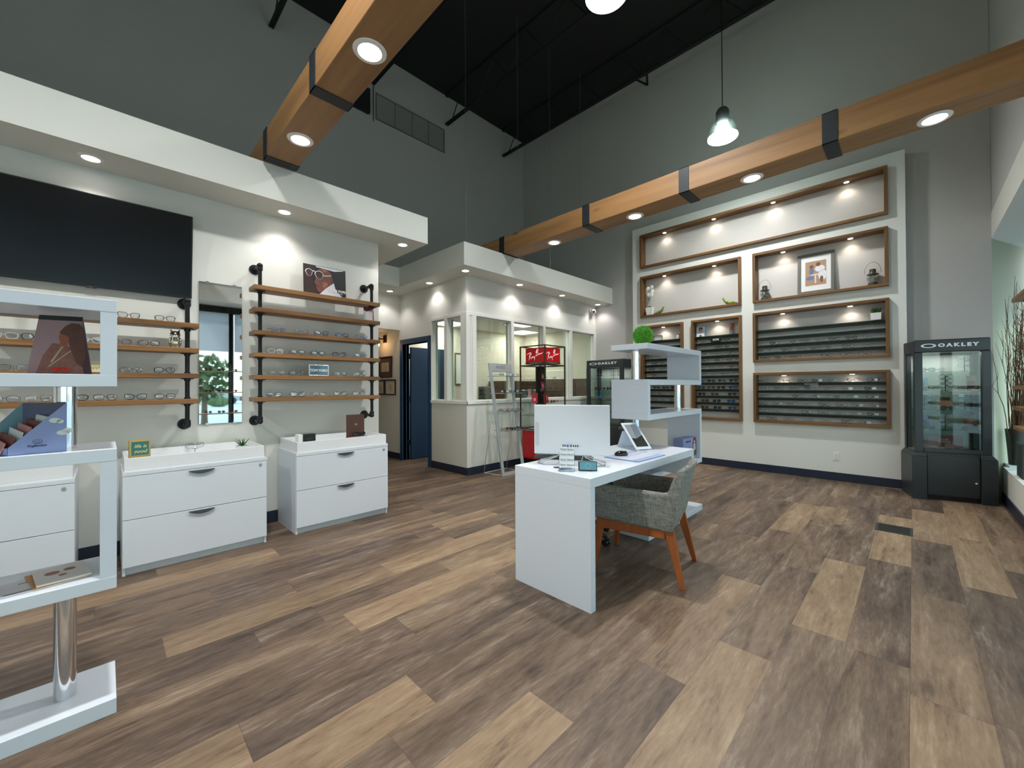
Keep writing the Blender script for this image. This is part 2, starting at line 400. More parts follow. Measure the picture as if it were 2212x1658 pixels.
# interior glazing: frame trim, stops and pane; each window one piece of the setting
def pane_window(n, along, a0, a1, z0, z1, wall0, wall1):
    """along 'x' (wall faces -Y, from wall0 to wall1 in y) or 'y' (wall faces -X)"""
    def bx(b, p0, p1, d0, d1, e0, e1):
        b.box(p0, p1, d0, d1, e0, e1) if along == 'x' else b.box(d0, d1, p0, p1, e0, e1)
    b = B(); mid = (wall0 + wall1) / 2 + .015; t = .014
    for s0, s1 in ((a0, a0 + t), (a1 - t, a1)): bx(b, s0, s1, mid - .03, mid - .006, z0, z1)
    for s0, s1 in ((z0, z0 + t), (z1 - t, z1)): bx(b, a0, a1, mid - .03, mid - .006, s0, s1)
    f = struct(b.out('window_%d' % n, TRIMW))
    g = B(); bx(g, a0, a1, mid - .003, mid + .003, z0, z1); g.out('pane', GLASS, f)
n = 1
for a0, a1 in OW: pane_window(n, 'x', a0, a1, ZS, ZT, fy0, fy1); n += 1
for a0, a1 in ((4.98, 5.33), (5.41, 5.77)): pane_window(n, 'y', a0, a1, ZS, ZT, wx0, wx1); n += 1
# casing of the window band: proud boards, mullions, sill
q = [(wx0 - .012, XR, fy0 - .012, fy0, ZT, ZT + .055), (wx0 - .02, XR, fy0 - .022, fy0, ZS - .05, ZS)]
for x0, x1 in ((4.012, 4.09), (4.86, 4.93), (5.70, 5.765), (6.515, 6.595), (7.37, XR)): q.append((x0, x1, fy0 - .012, fy0, ZS, ZT))
q += [(wx0 - .012, wx0, fy0, 5.79, ZT, ZT + .055), (wx0 - .022, wx0, fy0 - .022, 5.79, ZS - .05, ZS)]
for y0, y1 in ((4.87, 4.98), (5.33, 5.41), (5.77, 5.79)): q.append((wx0 - .012, wx0, y0, y1, ZS, ZT))
q += [(wx0 - .016, wx0 + .05, fy0 - .016, fy0 + .02, ZS, ZT)]
sbox('trim_1', TRIMW, *q, bevel=.003)

# blue door with its casing; leaf swung open into the office
cs = B()
cs.box(wx0 - .02, wx1 + .005, D0 - .09, D0, 0, DZ + .09); cs.box(wx0 - .02, wx1 + .005, D1, D1 + .09, 0, DZ + .09); cs.box(wx0 - .02, wx1 + .005, D0, D1, DZ, DZ + .09)
cs.box(wx0 + .05, wx0 + .065, D0, D0 + .02, 0, DZ); cs.box(wx0 + .05, wx0 + .065, D1 - .02, D1, 0, DZ)
dr = struct(cs.out('door_1', NAVY2, bevel=.003))
B().box(4.035, 4.86, 6.655, 6.70, .012, 2.1).out('leaf', NAVY2, dr, bevel=.002)
for z in (.32, 1.14, 1.93):
    B().box(3.985, 4.035, 6.672, 6.705, z - .05, z + .05).cyl((4.02, 6.665, z - .052), (4.02, 6.665, z + .052), .008, n=8).out('hinge', STEEL, dr)
B().cyl((4.80, 6.655, 1.0), (4.80, 6.60, 1.0), .012, n=10).cyl((4.80, 6.60, 1.0), (4.69, 6.60, 1.0), .010, n=10).cyl((4.80, 6.655, 1.0), (4.80, 6.648, 1.0), .03, n=14).out('door_handle', CHROME, dr)

# the thick white display wall with seven openings
NICHES = {  # name: (y_left, y_right, z0, z1)  (left = office end)
 'top':          (3.710, .215, 3.602, 4.240),
 'upper_left':   (3.705, 1.965, 2.655, 3.440),
 'upper_right':  (1.795, .215, 2.655, 3.438),
 'narrow':       (3.708, 2.905, .772, 2.490),
 'tall':         (2.755, 1.962, .772, 2.492),
 'middle_right': (1.798, .212, 1.716, 2.495),
 'lower_right':  (1.798, .210, .775, 1.550),
}
def display_wall():
    b = B(); y0, y1, z1, xf = .05, 3.89, 4.405, 7.30
    ys = sorted({y0, y1} | {v for a in NICHES.values() for v in a[:2]}); zs = sorted({0., z1} | {v for a in NICHES.values() for v in a[2:]})
    for i in range(len(ys) - 1):
        for j in range(len(zs) - 1):
            cy, cz = (ys[i] + ys[i + 1]) / 2, (zs[j] + zs[j + 1]) / 2
            if any(a[1] < cy < a[0] and a[2] < cz < a[3] for a in NICHES.values()): continue
            b.box(xf, XR, ys[i], ys[i + 1], zs[j], zs[j + 1])
    me = b.out('wall_display', PANEL_W); struct(me)
    bm = bmesh.new(); bm.from_mesh(me.data); bmesh.ops.remove_doubles(bm, verts=bm.verts, dist=1e-5)
    seen = {}
    for f in bm.faces: seen.setdefault(frozenset(v.index for v in f.verts), []).append(f)
    bmesh.ops.delete(bm, geom=[f for fs in seen.values() if len(fs) > 1 for f in fs], context='FACES')
    bmesh.ops.recalc_face_normals(bm, faces=bm.faces)
    bm.to_mesh(me.data); bm.free()
display_wall()

# front glazing with roller blinds, ledge, head (behind the camera, seen in the wall mirror)
WY = -1.27
ALU = M('dark bronze aluminium', (38, 40, 42), .4, .5)
BLIND, bnt, bout = newmat('roller blind fabric'); bd_ = bnt.nodes.new('ShaderNodeBsdfDiffuse'); bd_.inputs[0].default_value = (.7, .74, .78, 1); bt_ = bnt.nodes.new('ShaderNodeBsdfTranslucent'); bt_.inputs[0].default_value = (.75, .8, .86, 1); bm_ = bnt.nodes.new('ShaderNodeMixShader'); bm_.inputs[0].default_value = .45
bnt.links.new(bd_.outputs[0], bm_.inputs[1]); bnt.links.new(bt_.outputs[0], bm_.inputs[2]); bnt.links.new(bm_.outputs[0], bout.inputs[0])
MULL = M('satin aluminium', (190, 196, 200), .5, .2)
sbox('ledge_front', WHITE_WALL, (XL, 7.29, WY, -.73, 0, .40), (7.29, 8.3, WY, -.78, 0, .40))
sbox('baseboard_front', NAVY, (XL, 7.29 + BBT, -.73, -.73 + BBT, 0, BBH), (7.29, 7.29 + BBT, WY, -.73, 0, BBH))
sbox('wall_front', GREY_WALL, (XL, 8.7, WY - .15, WY, 0, .40), (XL, 8.7, WY - .15, WY, 3.08, 3.09))
wxs = [XL, -2.4, -.85, .35, 1.93, 3.5, 5.05, 6.6, 8.2]
n = 7
for i in range(len(wxs) - 1):
    x0, x1 = wxs[i], wxs[i + 1]
    b = B(); b.box(x0 - .04, x0 + .04, WY - .1, WY, .40, 3.09); b.box(x1 - .04, x1 + .04, WY - .1, WY, .40, 3.09); b.box(x0, x1, WY - .1, WY, .40, .46)
    f = struct(b.out('window_%d' % n, MULL)); n += 1
    B().box(x0, x1, WY - .1, WY + .02, 2.95, 3.09).out('head_rail', ALU, f)
    B().box(x0 + .04, x1 - .04, WY - .055, WY - .047, .46, 2.95).out('pane', GLASS, f)
    m2 = BLIND
    B().box(x0 + .05, x1 - .05, WY + .005, WY + .009, 2.15, 2.95).box(x0 + .05, x1 - .05, WY + .002, WY + .014, 2.13, 2.15).out('roller_blind', m2, f)
# closing bits of the room shell
sbox('wall_front_corner', GREY_WALL, (8.55, 8.7, WY, -.9, 0, 3.09))

# outdoors beyond the glass
gm = M('asphalt and lawn', (205, 206, 206), .9, var=.15, scale=.6)
struct(B().box(-60, 70, -90, -1.45, -.2, -.12).out('ground_outside', gm))
LEAFM = M('tree leaves', (70, 96, 52), .8, var=.4, scale=8)
def tree(x, y, h, label):
    t = thing('street_tree', label, 'tree', (x, y, -.12)); rnd = random.Random(int(x * 7))
    B().cyl((0, 0, 0), (0, 0, h * .5), .12, .07, n=8).out('trunk', M('tree bark', (92, 76, 60), .9), t)
    b = B()
    for _ in range(420):
        u = Vector((rnd.gauss(0, 1), rnd.gauss(0, 1), rnd.gauss(0, 1))).normalized() * h * .33 * rnd.random() ** .35
        c = Vector((0, 0, h * .66)) + u; s = .16
        a = Vector((rnd.gauss(0, 1), rnd.gauss(0, 1), rnd.gauss(0, 1))).normalized() * s; w = a.cross(Vector((rnd.random(), rnd.random(), rnd.random()))).normalized() * s * .6
        b.add([c - a, c + w, c + a, c - w], [(0, 1, 2, 3)])
    b.out('crown', LEAFM, t)
tree(2.75, -10.5, 2.9, 'leafy young street tree outside, reflected in the wall mirror')
tree(9.6, -24, 3.4, 'leafy street tree farther off across the road outside the windows')
tree(-3.5, -14, 4.0, 'leafy street tree outside beyond the left windows')
bsh = B().ball((0, 0, .4), .55, 10, 6, (1.5, .9, .75)); o = bsh.out('round_shrub', LEAFM, None, loc=(6.4, -30, -.12)); tag(o, 'low round green shrub on the lawn outside the window', 'shrub')
car = thing('parked_car', 'pale parked car outside, seen only in the wall mirror', 'car', (7.2, -37, -.12), 8)
B().prism([(-2, .3), (2.1, .3), (2.1, .75), (1.2, .85), (.6, 1.35), (-1.0, 1.4), (-1.7, .9), (-2, .85)], -.85, .85).out('body', M('pale car paint', (170, 176, 180), .25, .3), car, bevel=.06)
for x in (-1.3, 1.35): B().cyl((x, .86, .32), (x, .6, .32), .32, n=18).out('wheel', BLACK, car)

# ------------------------------------------------------------------ beams, joists, ceiling fittings
def beam(x0, x1, z0, z1, label, straps, lights, ylo, yhi):
    t = thing('timber_beam', label, 'beam', ((x0 + x1) / 2, 0, z0)); w = (x1 - x0) / 2; h = z1 - z0
    B().box(-w, w, ylo, yhi, 0, h).out('timber', W_BEAM, t, bevel=.006)
    for y in straps:
        e = .006; s = B(); a, c = y - .052, y + .052
        s.box(-w - e, -w, a, c, -e, h + e); s.box(w, w + e, a, c, -e, h + e); s.box(-w - e, w + e, a, c, -e, 0); s.box(-w - e, w + e, a, c, h, h + e)
        s.out('steel_strap', STRAP, t)
    return t
beam(4.28, 4.59, 3.385, 3.635, 'long timber beam with steel straps running beside the display wall', [4.45, 2.915, 1.69, .477], [], -1.2 + .53, 5.6)
beam(1.012, 1.274, 3.414, 3.66, 'long timber beam with steel straps crossing above the television wall', [4.10, 2.93, 1.70, .45], [], -.66, 5.6)
E_DL = EM('downlight lens', (255, 244, 236), 14)
DLT = M('downlight ring', (240, 236, 230), .4)
def downlight(name, x, y, z, label, r=.062, power=12, spot=120, group=None, col=(1, .93, .92)):
    t = thing(name, label, 'downlight', (x, y, z), 0, group)
    B().lathe([(r * .80, -.004), (r * .84, -.009), (r * 1.12, -.007), (r * 1.18, -.001), (r * .8, -.001)], n=24, cap=False).out('trim_ring', DLT, t, smooth=True)
    B().cyl((0, 0, -.001), (0, 0, -.004), r * .82, n=24).out('lens', E_DL, t)
    light('SPOT', (0, 0, -.02), power, t, col, .045, spot, .6, name='spot_bulb')
    return t
for x, y, s in ((-1.4, 4.385, 'beyond the television, nearest the rear wall'), (-.075, 4.385, 'above the television'), (1.25, 4.395, 'above the second pipe shelf'), (2.56, 4.405, 'at its free corner')):
    downlight('recessed_downlight', x, y, 3.092, 'round recessed downlight in the left soffit, ' + s)
for x, y, s in ((3.56, 6.57, 'in the far passage part'), (3.745, 5.61, 'above the blue door side'), (3.73, 4.65, 'at its outer corner')):
    downlight('recessed_downlight', x, y, 3.06, 'round recessed downlight in the office soffit, ' + s)
for x, s in ((4.888, 'above the second window'), (6.04, 'above the third window'), (7.25, 'beside the security camera')):
    downlight('recessed_downlight', x, 4.655, 3.06, 'round recessed downlight in the office soffit, ' + s)
for i, y in enumerate((3.58, 2.346, 1.105, -.135)):
    downlight('beam_downlight', 4.47, y, 3.385, 'round downlight under the long beam by the display wall, %s from the office end' % ORD[i], r=.085, power=20, spot=120)
for i, y in enumerate((3.60, 2.351, 1.1)):
    downlight('beam_downlight', 1.145, y, 3.414, 'round downlight under the beam over the television wall, %s from the wall' % ORD[i], r=.085, power=20, spot=120)

def joist(x, i):
    t = thing('steel_joist', 'black open-web steel roof joist, %s from the rear wall' % ORD[i], 'joist', (x, 0, 6.86))
    for dx in (-.03, .012): pass
    B().box(-.035, -.004, -.7, 6.93, 0, .035).box(.004, .035, -.7, 6.93, 0, .035).out('bottom_chord', CEIL_B, t)
    B().box(-.035, .035, -.7, 6.93, .60, .636).out('top_chord', CEIL_B, t)
    w = B(); y = 6.75; up = True
    while y > -.6:
        w.cyl((0, y, .02 if up else .61), (0, y - .42, .61 if up else .02), .011, n=6); y -= .42; up = not up
    w.out('web_bar', CEIL_B, t)
for i, x in enumerate((-3.15, -1.5, .13, 1.79, 3.43, 5.07, 6.72)): joist(x, i)

def highbay(x, y, z, label):
    t = thing('pendant_high_bay', label, 'pendant lamp', (x, y, z))
    B().cyl((0, 0, .42), (0, 0, ZC - z), .006, n=6).out('cord', BLACK, t)
    B().lathe([(.02, .42), (.06, .40), (.085, .36), (.085, .22), (.07, .2), (.02, .2)], n=20).out('housing', M('cast aluminium', (120, 124, 126), .4, .6), t, smooth=True)
    ref = GL('prismatic acrylic', (205, 225, 218), .25, .25)
    B().lathe([(.09, .22), (.14, .17), (.175, .08), (.185, 0.)], n=28, cap=False).out('reflector', ref, t, smooth=True)
    B().lathe([(.172, .0), (.165, -.012), (.02, -.02)], n=28).lathe([(.19, .006), (.19, -.006), (.178, -.006), (.178, .006)], n=28, cap=False).out('lens', EM('high bay lens', (240, 255, 248), 22), t, smooth=True)
    light('SPOT', (0, 0, -.04), HB_POWER, t, (1., .995, .985), .09, 160, 1.0, name='spot_bulb')
    light('POINT', (0, 0, .14), HB_UP, t, (.85, 1., .95), .08, name='glow_bulb')
HB_POWER, HB_UP = 360, 18
highbay(6.05, 1.85, 4.8, 'bright round pendant lamp on a long cord before the display wall')
highbay(3.19, 1.935, 4.89, 'bright round pendant lamp hanging between the two timber beams, cut by the picture top')
highbay(.2, 1.95, 4.8, 'round pendant lamp high over the viewer, nearest the television wall')
highbay(-2.7, 1.95, 4.8, 'round pendant lamp hanging nearest the rear wall')

# vent grille, dark panel, conduit, bracket, cables
t = thing('return_air_grille', 'long grey return air grille of four panels high on the back wall', 'vent', (3.49, YB - .0015, 6.26))
GRL = M('grey grille', (110, 112, 108), .6)
B().box(0, 1.535, -.012, 0, 0, .02).box(0, 1.535, -.012, 0, .475, .495).box(0, .02, -.012, 0, .02, .475).box(1.515, 1.535, -.012, 0, .02, .475).out('border', GRL, t)
for k in range(4):
    b = B(); x0 = .02 + k * .374
    for z in range(19): b.hexa([(x0, -.012, .024 + z * .0236), (x0 + .366, -.012, .024 + z * .0236), (x0 + .366, -.001, .036 + z * .0236), (x0, -.001, .036 + z * .0236),
                                (x0, -.012, .028 + z * .0236), (x0 + .366, -.012, .028 + z * .0236), (x0 + .366, -.001, .04 + z * .0236), (x0, -.001, .04 + z * .0236)])
    b.box(x0 + .366, x0 + .374, -.012, 0, .02, .475); b.out('louver_panel', GRL, t)
o = B().box(3.0, 3.36, 6.88, YB, 6.28, 6.72).out('duct_stub', CEIL_B, bevel=.004); tag(o, 'black duct end sticking out of the back wall behind the timber beam', 'duct')
o = B().cyl((3.445, 6.935, 6.2), (3.445, 6.935, 6.86), .011, n=8).out('conduit_pipe', M('grey conduit', (104, 104, 98), .5)); tag(o, 'thin vertical conduit beside the return air grille', 'conduit')
o = B().tube([(7.43, 3.62, 7.2), (7.42, 3.62, 7.4), (7.40, 3.85, 7.46)], .018, 6).tube([(7.42, 3.62, 7.2), (7.42, 3.86, 7.44)], .016, 6).out('steel_bracket', CEIL_B); tag(o, 'small black steel bracket under the ceiling on the display wall side', 'bracket')
for i, x in enumerate((3.72, 4.82, 5.65, 6.6)):
    o = B().cyl((x, 4.62, 3.385), (x, 4.62, ZC), .002, n=5).out('hanger_cable', M('galvanised wire', (150, 156, 152), .4, .6))
    tag(o, 'thin steel hanger cable of the office soffit, %s from the left end' % ORD[i], 'cable', 'hanger cables of the office soffit')

# passage sconce and framed certificates, all on the office side wall beyond the door
t = thing('wall_sconce', 'bare bulb wall sconce glowing warm in the passage', 'wall lamp', (3.9, 7.38, 2.25))
B().box(-.02, 0, -.06, .06, -.02, .13).out('back_plate', M('oil rubbed bronze', (52, 36, 30), .4, .6), t, bevel=.004)
B().cyl((-.02, 0, .05), (-.16, 0, .05), .012, n=10).cyl((-.16, 0, .075), (-.16, 0, .01), .026, n=14).out('arm', MATS['oil rubbed bronze'], t)
B().lathe([(.014, 0), (.018, -.02), (.034, -.055), (.034, -.085), (.018, -.11), (.004, -.118)], (-.16, 0, .01), n=16).out('bulb', EM('warm bulb', (255, 196, 130), 18), t, smooth=True)
light('POINT', (-.17, 0, -.07), 11, t, (1., .62, .36), .03)
def certificate(y0, y1, z0, z1, label, matw, mcol):
    t = thing('certificate_frame', label, 'framed certificate', (3.9, y1, z0)); w, h = y1 - y0, z1 - z0; f = .028
    fr = M('dark mahogany frame', (54, 34, 30), .35)
    t.rotation_euler = (0, 0, R(-90))
    b = B(); b.box(0, w, -.022, 0, 0, f); b.box(0, w, -.022, 0, h - f, h); b.box(0, f, -.022, 0, f, h - f); b.box(w - f, w, -.022, 0, f, h - f); b.out('frame', fr, t, bevel=.003)
    B().box(f, w - f, -.010, -.001, f, h - f).out('mat_board', mcol, t)
    m = matw; B().box(f + m, w - f - m, -.0115, -.0101, f + m, h - f - m).out('certificate', M('aged paper', (214, 204, 184), .7), t)
    ink = M('brown ink', (132, 84, 50), .7); b = B()
    for k in range(7): b.box(w * .36, w * .68, -.0122, -.0116, h * .32 + k * h * .055, h * .325 + k * h * .055 + .003)
    b.out('printed_line', ink, t)
    B().cyl((w * .66, -.0116, h * .27), (w * .66, -.0126, h * .27), .014, n=14).out('gold_seal', M('gold foil', (170, 120, 50), .3, .7), t)
    if matw > .05: B().box(f + m + .02, f + m + .045, -.0122, -.0116, h * .27, h * .74).out('red_band', M('russet ribbon', (176, 96, 66), .7), t)
certificate(7.11, 7.66, 1.54, 1.955, 'larger dark framed certificate with brown mat below the sconce', .09, M('brown mat', (92, 72, 64), .8))
certificate(6.967, 7.38, 1.20, 1.503, 'black framed certificate with white mat, nearer the blue door', .012, PAPER)
certificate(7.40, 7.80, 1.20, 1.50, 'black framed certificate with cream mat, farther from the blue door', .03, M('cream mat', (210, 204, 178), .8))

# security camera
t = thing('security_camera', 'white dome security camera under the office soffit', 'security camera', (7.26, 4.843, 2.93))
B().cyl((0, 0, 0), (0, -.03, 0), .062, n=20).out('base', TRIMW, t, bevel=.004)
B().ball((0, -.06, -.005), .055, 18, 12).out('dome', M('white gloss plastic', (236, 236, 238), .2), t, smooth='all')
B().cyl((-.022, -.098, -.012), (-.034, -.112, -.018), .027, .024, n=16).out('lens', M('dark red lens', (60, 34, 34), .15), t)
# ------------------------------------------------------------------ eyeglasses
def lens_pts(kind, cx, side, w, h, n):
    pts = []
    for i in range(n):
        a = 2 * PI * i / n; c, s = math.cos(a), math.sin(a)
        p = {'round': 1., 'rect': .66, 'cat': .8, 'square': .7, 'aviator': .85}[kind]
        x = w / 2 * math.copysign(abs(c) ** p, c); z = h / 2 * math.copysign(abs(s) ** p, s)
        if kind == 'cat' and side * x > 0 and z > 0: z += .22 * h * (side * x / (w / 2)) ** 2; x *= 1.06
        if kind in ('rect', 'square', 'aviator') and z < 0: x *= (1 + .22 * z / (h / 2) * .8)
        if kind == 'aviator' and z < 0: z *= 1.15
        pts.append((cx + x, z))
    return pts
def glasses_mesh(kind, r, mat, lensmat, w=.054, h=.041, n=14, k=5, folded=False, split=False):
    """stand on z=0, face -Y, temples run back"""
    gap = .016; fr = B(); ln = []; tp = []
    for side in (-1, 1):
        cx = side * (w / 2 + gap / 2); P = lens_pts(kind, cx, side, w, h, n)
        zc = h / 2 * (1.15 if kind == 'aviator' else 1) + r * 1.7
        P3 = [(x, .010 * (abs(x) / .066) ** 2, z + zc) for x, z in P]
        fr.tube(P3, r, k, closed=True, flat=1.25 if r > .0015 else 1)
        l = B(); l.add(P3, [tuple(range(n))]); ln.append(l)
        hx = side * (w + gap / 2 + .002); t = B()
        if folded: t.tube([(hx, .010, zc + h * .3), (hx * .96, .016, zc + h * .28), (hx * .3, .022, zc + h * .1), (-hx * .6, .022, zc - h * .1)], max(r * .8, .0009), 4)
        else: t.tube([(hx, .010, zc + h * .3), (hx * 1.04, .02, zc + h * .32), (hx * 1.0, .09, zc + h * .22), (hx * .94, .132, zc - h * .42)], max(r * .8, .0009), 4)
        tp.append(t)
    fr.tube([(-gap / 2 - .001, .001, h * .66), (0, -.001, h * .74), (gap / 2 + .001, .001, h * .66)], max(r, .0013), 5)
    return fr, ln, tp
PROTO = {}
def gmat(c):
    return {'black': lambda: M('black acetate', (24, 22, 22), .25), 'tortoise': lambda: M('tortoiseshell acetate', (84, 50, 30), .25, var=.5, scale=180),
            'brown': lambda: M('brown acetate', (104, 66, 46), .25), 'gold': lambda: M('gold wire', (176, 142, 88), .25, .9), 'gunmetal': lambda: M('gunmetal wire', (70, 70, 74), .3, .8),
            'silver': lambda: M('silver wire', (170, 172, 176), .25, .9), 'crystal': lambda: M('crystal acetate', (216, 210, 204), .1), 'navy': lambda: M('navy acetate', (36, 48, 84), .25),
            'red': lambda: M('dark red acetate', (122, 36, 40), .25), 'rose': lambda: M('rose acetate', (188, 128, 122), .25), 'grey': lambda: M('grey acetate', (110, 110, 114), .3)}[c]()
LM = {'clear': lambda: LENS, 'blue': lambda: LENSB, 'dark': lambda: M('dark sun lens', (34, 34, 38), .08), 'brownlens': lambda: M('brown sun lens', (80, 52, 38), .08), 'bluelens': lambda: M('blue mirror lens', (40, 78, 130), .08, .4),
      'ice': lambda: M('ice blue mirror lens', (60, 170, 225), .06, .5)}
def make_glasses(kind, col, lens, near, folded=False):
    key = (kind, col, lens, near, folded)
    if key in PROTO: return PROTO[key]
    r = (.0012 if near else .0014) if col in ('gold', 'gunmetal', 'silver') else (.0019 if near else .0021)
    fr, ln, tp = glasses_mesh(kind, r, None, None, n=16 if near else 12, k=5 if near else 4, folded=folded)
    nm = 'sunglasses' if lens in ('dark', 'brownlens', 'bluelens', 'ice') else 'eyeglasses'
    if near:
        t = thing(nm, 'x', nm, (0, 0, -50))
        fr.out('rim_frame', gmat(col), t, smooth='all')
        for l in ln: l.out('lens', LM[lens](), t)
        for l in tp: l.out('temple', gmat(col), t, smooth='all')
    else:
        b = fr
        for l in tp: b.add(l.v, l.f)
        b.m = 1
        for l in ln: b.add(l.v, l.f)
        t = b.out(nm, [gmat(col), LM[lens]()], None, smooth='all'); tag(t, 'x', nm)
    PROTO[key] = t; t['used'] = 0
    return t
COLW = {'black': 'black', 'tortoise': 'tortoiseshell', 'brown': 'brown', 'gold': 'gold', 'gunmetal': 'dark wire', 'silver': 'silver', 'crystal': 'clear', 'navy': 'navy', 'red': 'red', 'rose': 'rose', 'grey': 'grey'}
KW = {'round': 'round', 'rect': 'rectangular', 'cat': 'cat-eye', 'square': 'square', 'aviator': 'aviator'}
def put_glasses(x, y, z, rz, kind, col, lens, where, group, near=False, folded=False, s=1.0, rx=0.):
    p = make_glasses(kind, col, lens, near, folded)
    nm = p['category']
    label = '%s %s %s %s' % (COLW[col], KW[kind], nm, where)
    if p['used'] == 0: p['used'] = 1; o = p; o.location = (x, y, z); o['label'] = label; o['group'] = group
    else: o = dup(p, (x, y, z), None, label, group)
    o.rotation_euler = (R(rx), 0, R(rz)); o.scale = (s, s, s)
    return o
STY = [('rect', 'black'), ('cat', 'tortoise'), ('round', 'gold'), ('square', 'brown'), ('rect', 'gunmetal'), ('cat', 'black'), ('square', 'gunmetal'), ('cat', 'gunmetal'), ('rect', 'tortoise'), ('square', 'gold'), ('rect', 'silver'), ('cat', 'brown')]

# ------------------------------------------------------------------ wood-framed niches with bars, puck lights
E_PK = EM('puck lens', (255, 232, 204), 16)
XF, XBK = 7.235, 7.42
NL = {'top': 'top niche', 'upper_left': 'orchid niche', 'upper_right': 'lantern niche', 'narrow': 'narrow niche', 'tall': 'tall niche', 'middle_right': 'planter niche', 'lower_right': 'lowest niche'}
BARG = GL('green bar glass', (176, 206, 190), .10); BAR_TEAL = M('bar front strip', (60, 88, 78), .3); BAR_BLK = M('bar underside', (24, 25, 24), .4)
NICHE_BACK = M('niche back paint', (204, 202, 198), .7)
def niche(key, bars, pucks):
    yl, yr, z0, z1 = NICHES[key]; w, h = yl - yr, z1 - z0
    t = thing('recessed_shelf', {'top': 'long empty wood-framed niche with four puck lights at the top of the white display wall',
        'upper_left': 'wood-framed niche with orchid and green bird, second row of the display wall',
        'upper_right': 'wood-framed niche with two lanterns and framed photo', 'narrow': 'narrow wood-framed niche of eyewear bars nearest the office, partly behind the white shelf unit',
        'tall': 'tall narrow wood-framed niche with twelve eyewear bars and two portrait cards', 'middle_right': 'wide wood-framed niche with grass planter on its top bar',
        'lower_right': 'lowest wide wood-framed niche with six rows of eyeglasses'}[key], 'display niche', (7.3, yl, z0), -90)
    d0, d1, b = XF - 7.3, XBK - 7.3, .038
    wx = W_FRAME; wz = WOOD('walnut stained upright', (82, 54, 26), (132, 94, 52), 'z', .45, 9)
    B().box(0, w, d0, d1, h - b, h).out('top_board', wx, t, bevel=.003); B().box(0, w, d0, d1, 0, b).out('bottom_board', wx, t, bevel=.003)
    for x in (0, w - b): B().box(x, x + b, d0, d1, b, h - b).out('side_board', wz, t, bevel=.003)
    B().box(b, w - b, d1 - .012, d1, b, h - b).out('back_panel', NICHE_BACK, t)
    for z in bars:
        zz = z - z0
        o = B().box(b + .001, w - b - .001, .042, d1 - .013, zz - .044, zz - .0061).out('display_bar', BAR_BLK, t)
        B().box(b + .001, w - b - .001, -.004, d1 - .013, zz - .006, zz).out('glass_ledge', BARG, o)
        B().box(b + .001, w - b - .001, -.0052, -.0041, zz - .0065, zz + .0002).out('ledge_edge', BAR_TEAL, o)
    for y in pucks:
        x = yl - y
        o = B().lathe([(.034, -.012), (.036, 0)], (x, .02, h - b), n=20).out('puck_light', DLT, t)
        B().cyl((x, .02, h - b - .012), (x, .02, h - b - .0135), .028, n=18).out('lens', E_PK, o)
        light('SPOT', (x, .02, h - b - .02), 3.2, t, (1, .88, .76), .02, 125, .7, name='puck_bulb')
    return t
niche('top', [], (3.25, 2.39, 1.52, .638)); niche('upper_left', [], (3.26, 2.39)); niche('upper_right', [], (1.396, .603))
BF = [2.205 - .1135 * i for i in range(12)]
niche('narrow', BF, (3.29,)); niche('tall', BF, (2.35,))
B6 = [2.222, 2.105, 1.985, 1.87]
niche('middle_right', B6, (1.41, .613)); B7 = [1.395, 1.278, 1.163, 1.043, .928]
niche('lower_right', B7, (1.40, .60))
GX = 7.322
def row(key, zr, ys, rown, lens='clear', styles=None, g=None):
    for i, y in enumerate(ys):
        st = (styles or STY)[(i * 3 + int(zr * 17)) % len(styles or STY)]
        lz = lens if lens != 'sun' else ['dark', 'brownlens', 'dark', 'bluelens'][(i + int(zr * 31)) % 4]
        put_glasses(GX, y, zr + .001, -90 + random.uniform(-5, 5), st[0], st[1], lz, 'on %s of the %s, %s from left' % (rown, NL[key], ORD[i]), g or 'eyewear on the bars of the ' + NL[key], folded=True)
bn = lambda i: 'the %s bar' % ORD[i]
for zr, ys, i in ((B7[0], [1.68, 1.5, 1.348, 1.167, .993, .819, .592, .381], 0), (B7[1], [1.658, 1.475, 1.271, .855, .655, .409], 1), (B7[2], [1.664, 1.454, 1.23, 1.021, .793, .596, .385], 2),
                  (B7[3], [1.685, 1.485, 1.303, 1.124, .909, .715, .543, .362], 3), (B7[4], [1.669, 1.495, 1.291, 1.115, .927, .741, .567, .385], 4)): row('lower_right', zr, ys, bn(i))
row('lower_right', .775 + .038, [1.563, 1.348, 1.105, .891, .659, .465], 'the floor board')
for zr, ys, i in ((B6[2], [1.674, 1.521, 1.313, 1.143, .945, .789, .605, .417], 2), (B6[3], [1.685, 1.52, 1.363, 1.177, 1.007, .824, .638, .425], 3)): row('middle_right', zr, ys, bn(i))
row('middle_right', 1.716 + .038, [1.648, 1.449, 1.249, 1.068, .877, .659, .461], 'the floor board')
SS = [('square', 'black'), ('rect', 'black'), ('aviator', 'gunmetal'), ('square', 'tortoise'), ('square', 'navy')]
for i, ys in enumerate(([2.56, 2.37, 2.166], [2.566, 2.338, 2.171], [2.544, 2.317, 2.151], [2.555, 2.328, 2.141], [2.60, 2.42, 2.27, 2.11], [2.578, 2.40, 2.24, 2.09])): row('tall', BF[i + 1], ys, bn(i + 1))
for i, ys in enumerate(([2.625, 2.455, 2.285, 2.11], [2.62, 2.46, 2.30, 2.115], [2.611, 2.402, 2.13], [2.561, 2.37, 2.146])): row('tall', BF[i + 7], ys, bn(i + 7), 'sun', SS)
row('tall', BF[11], [2.566, 2.36, 2.13], bn(11), 'sun', SS)
for i, ys in ((3, [3.546, 3.389]), (4, [3.461, 3.306]), (5, [3.522, 3.306]), (6, [3.461, 3.318])): row('narrow', BF[i], ys, bn(i))
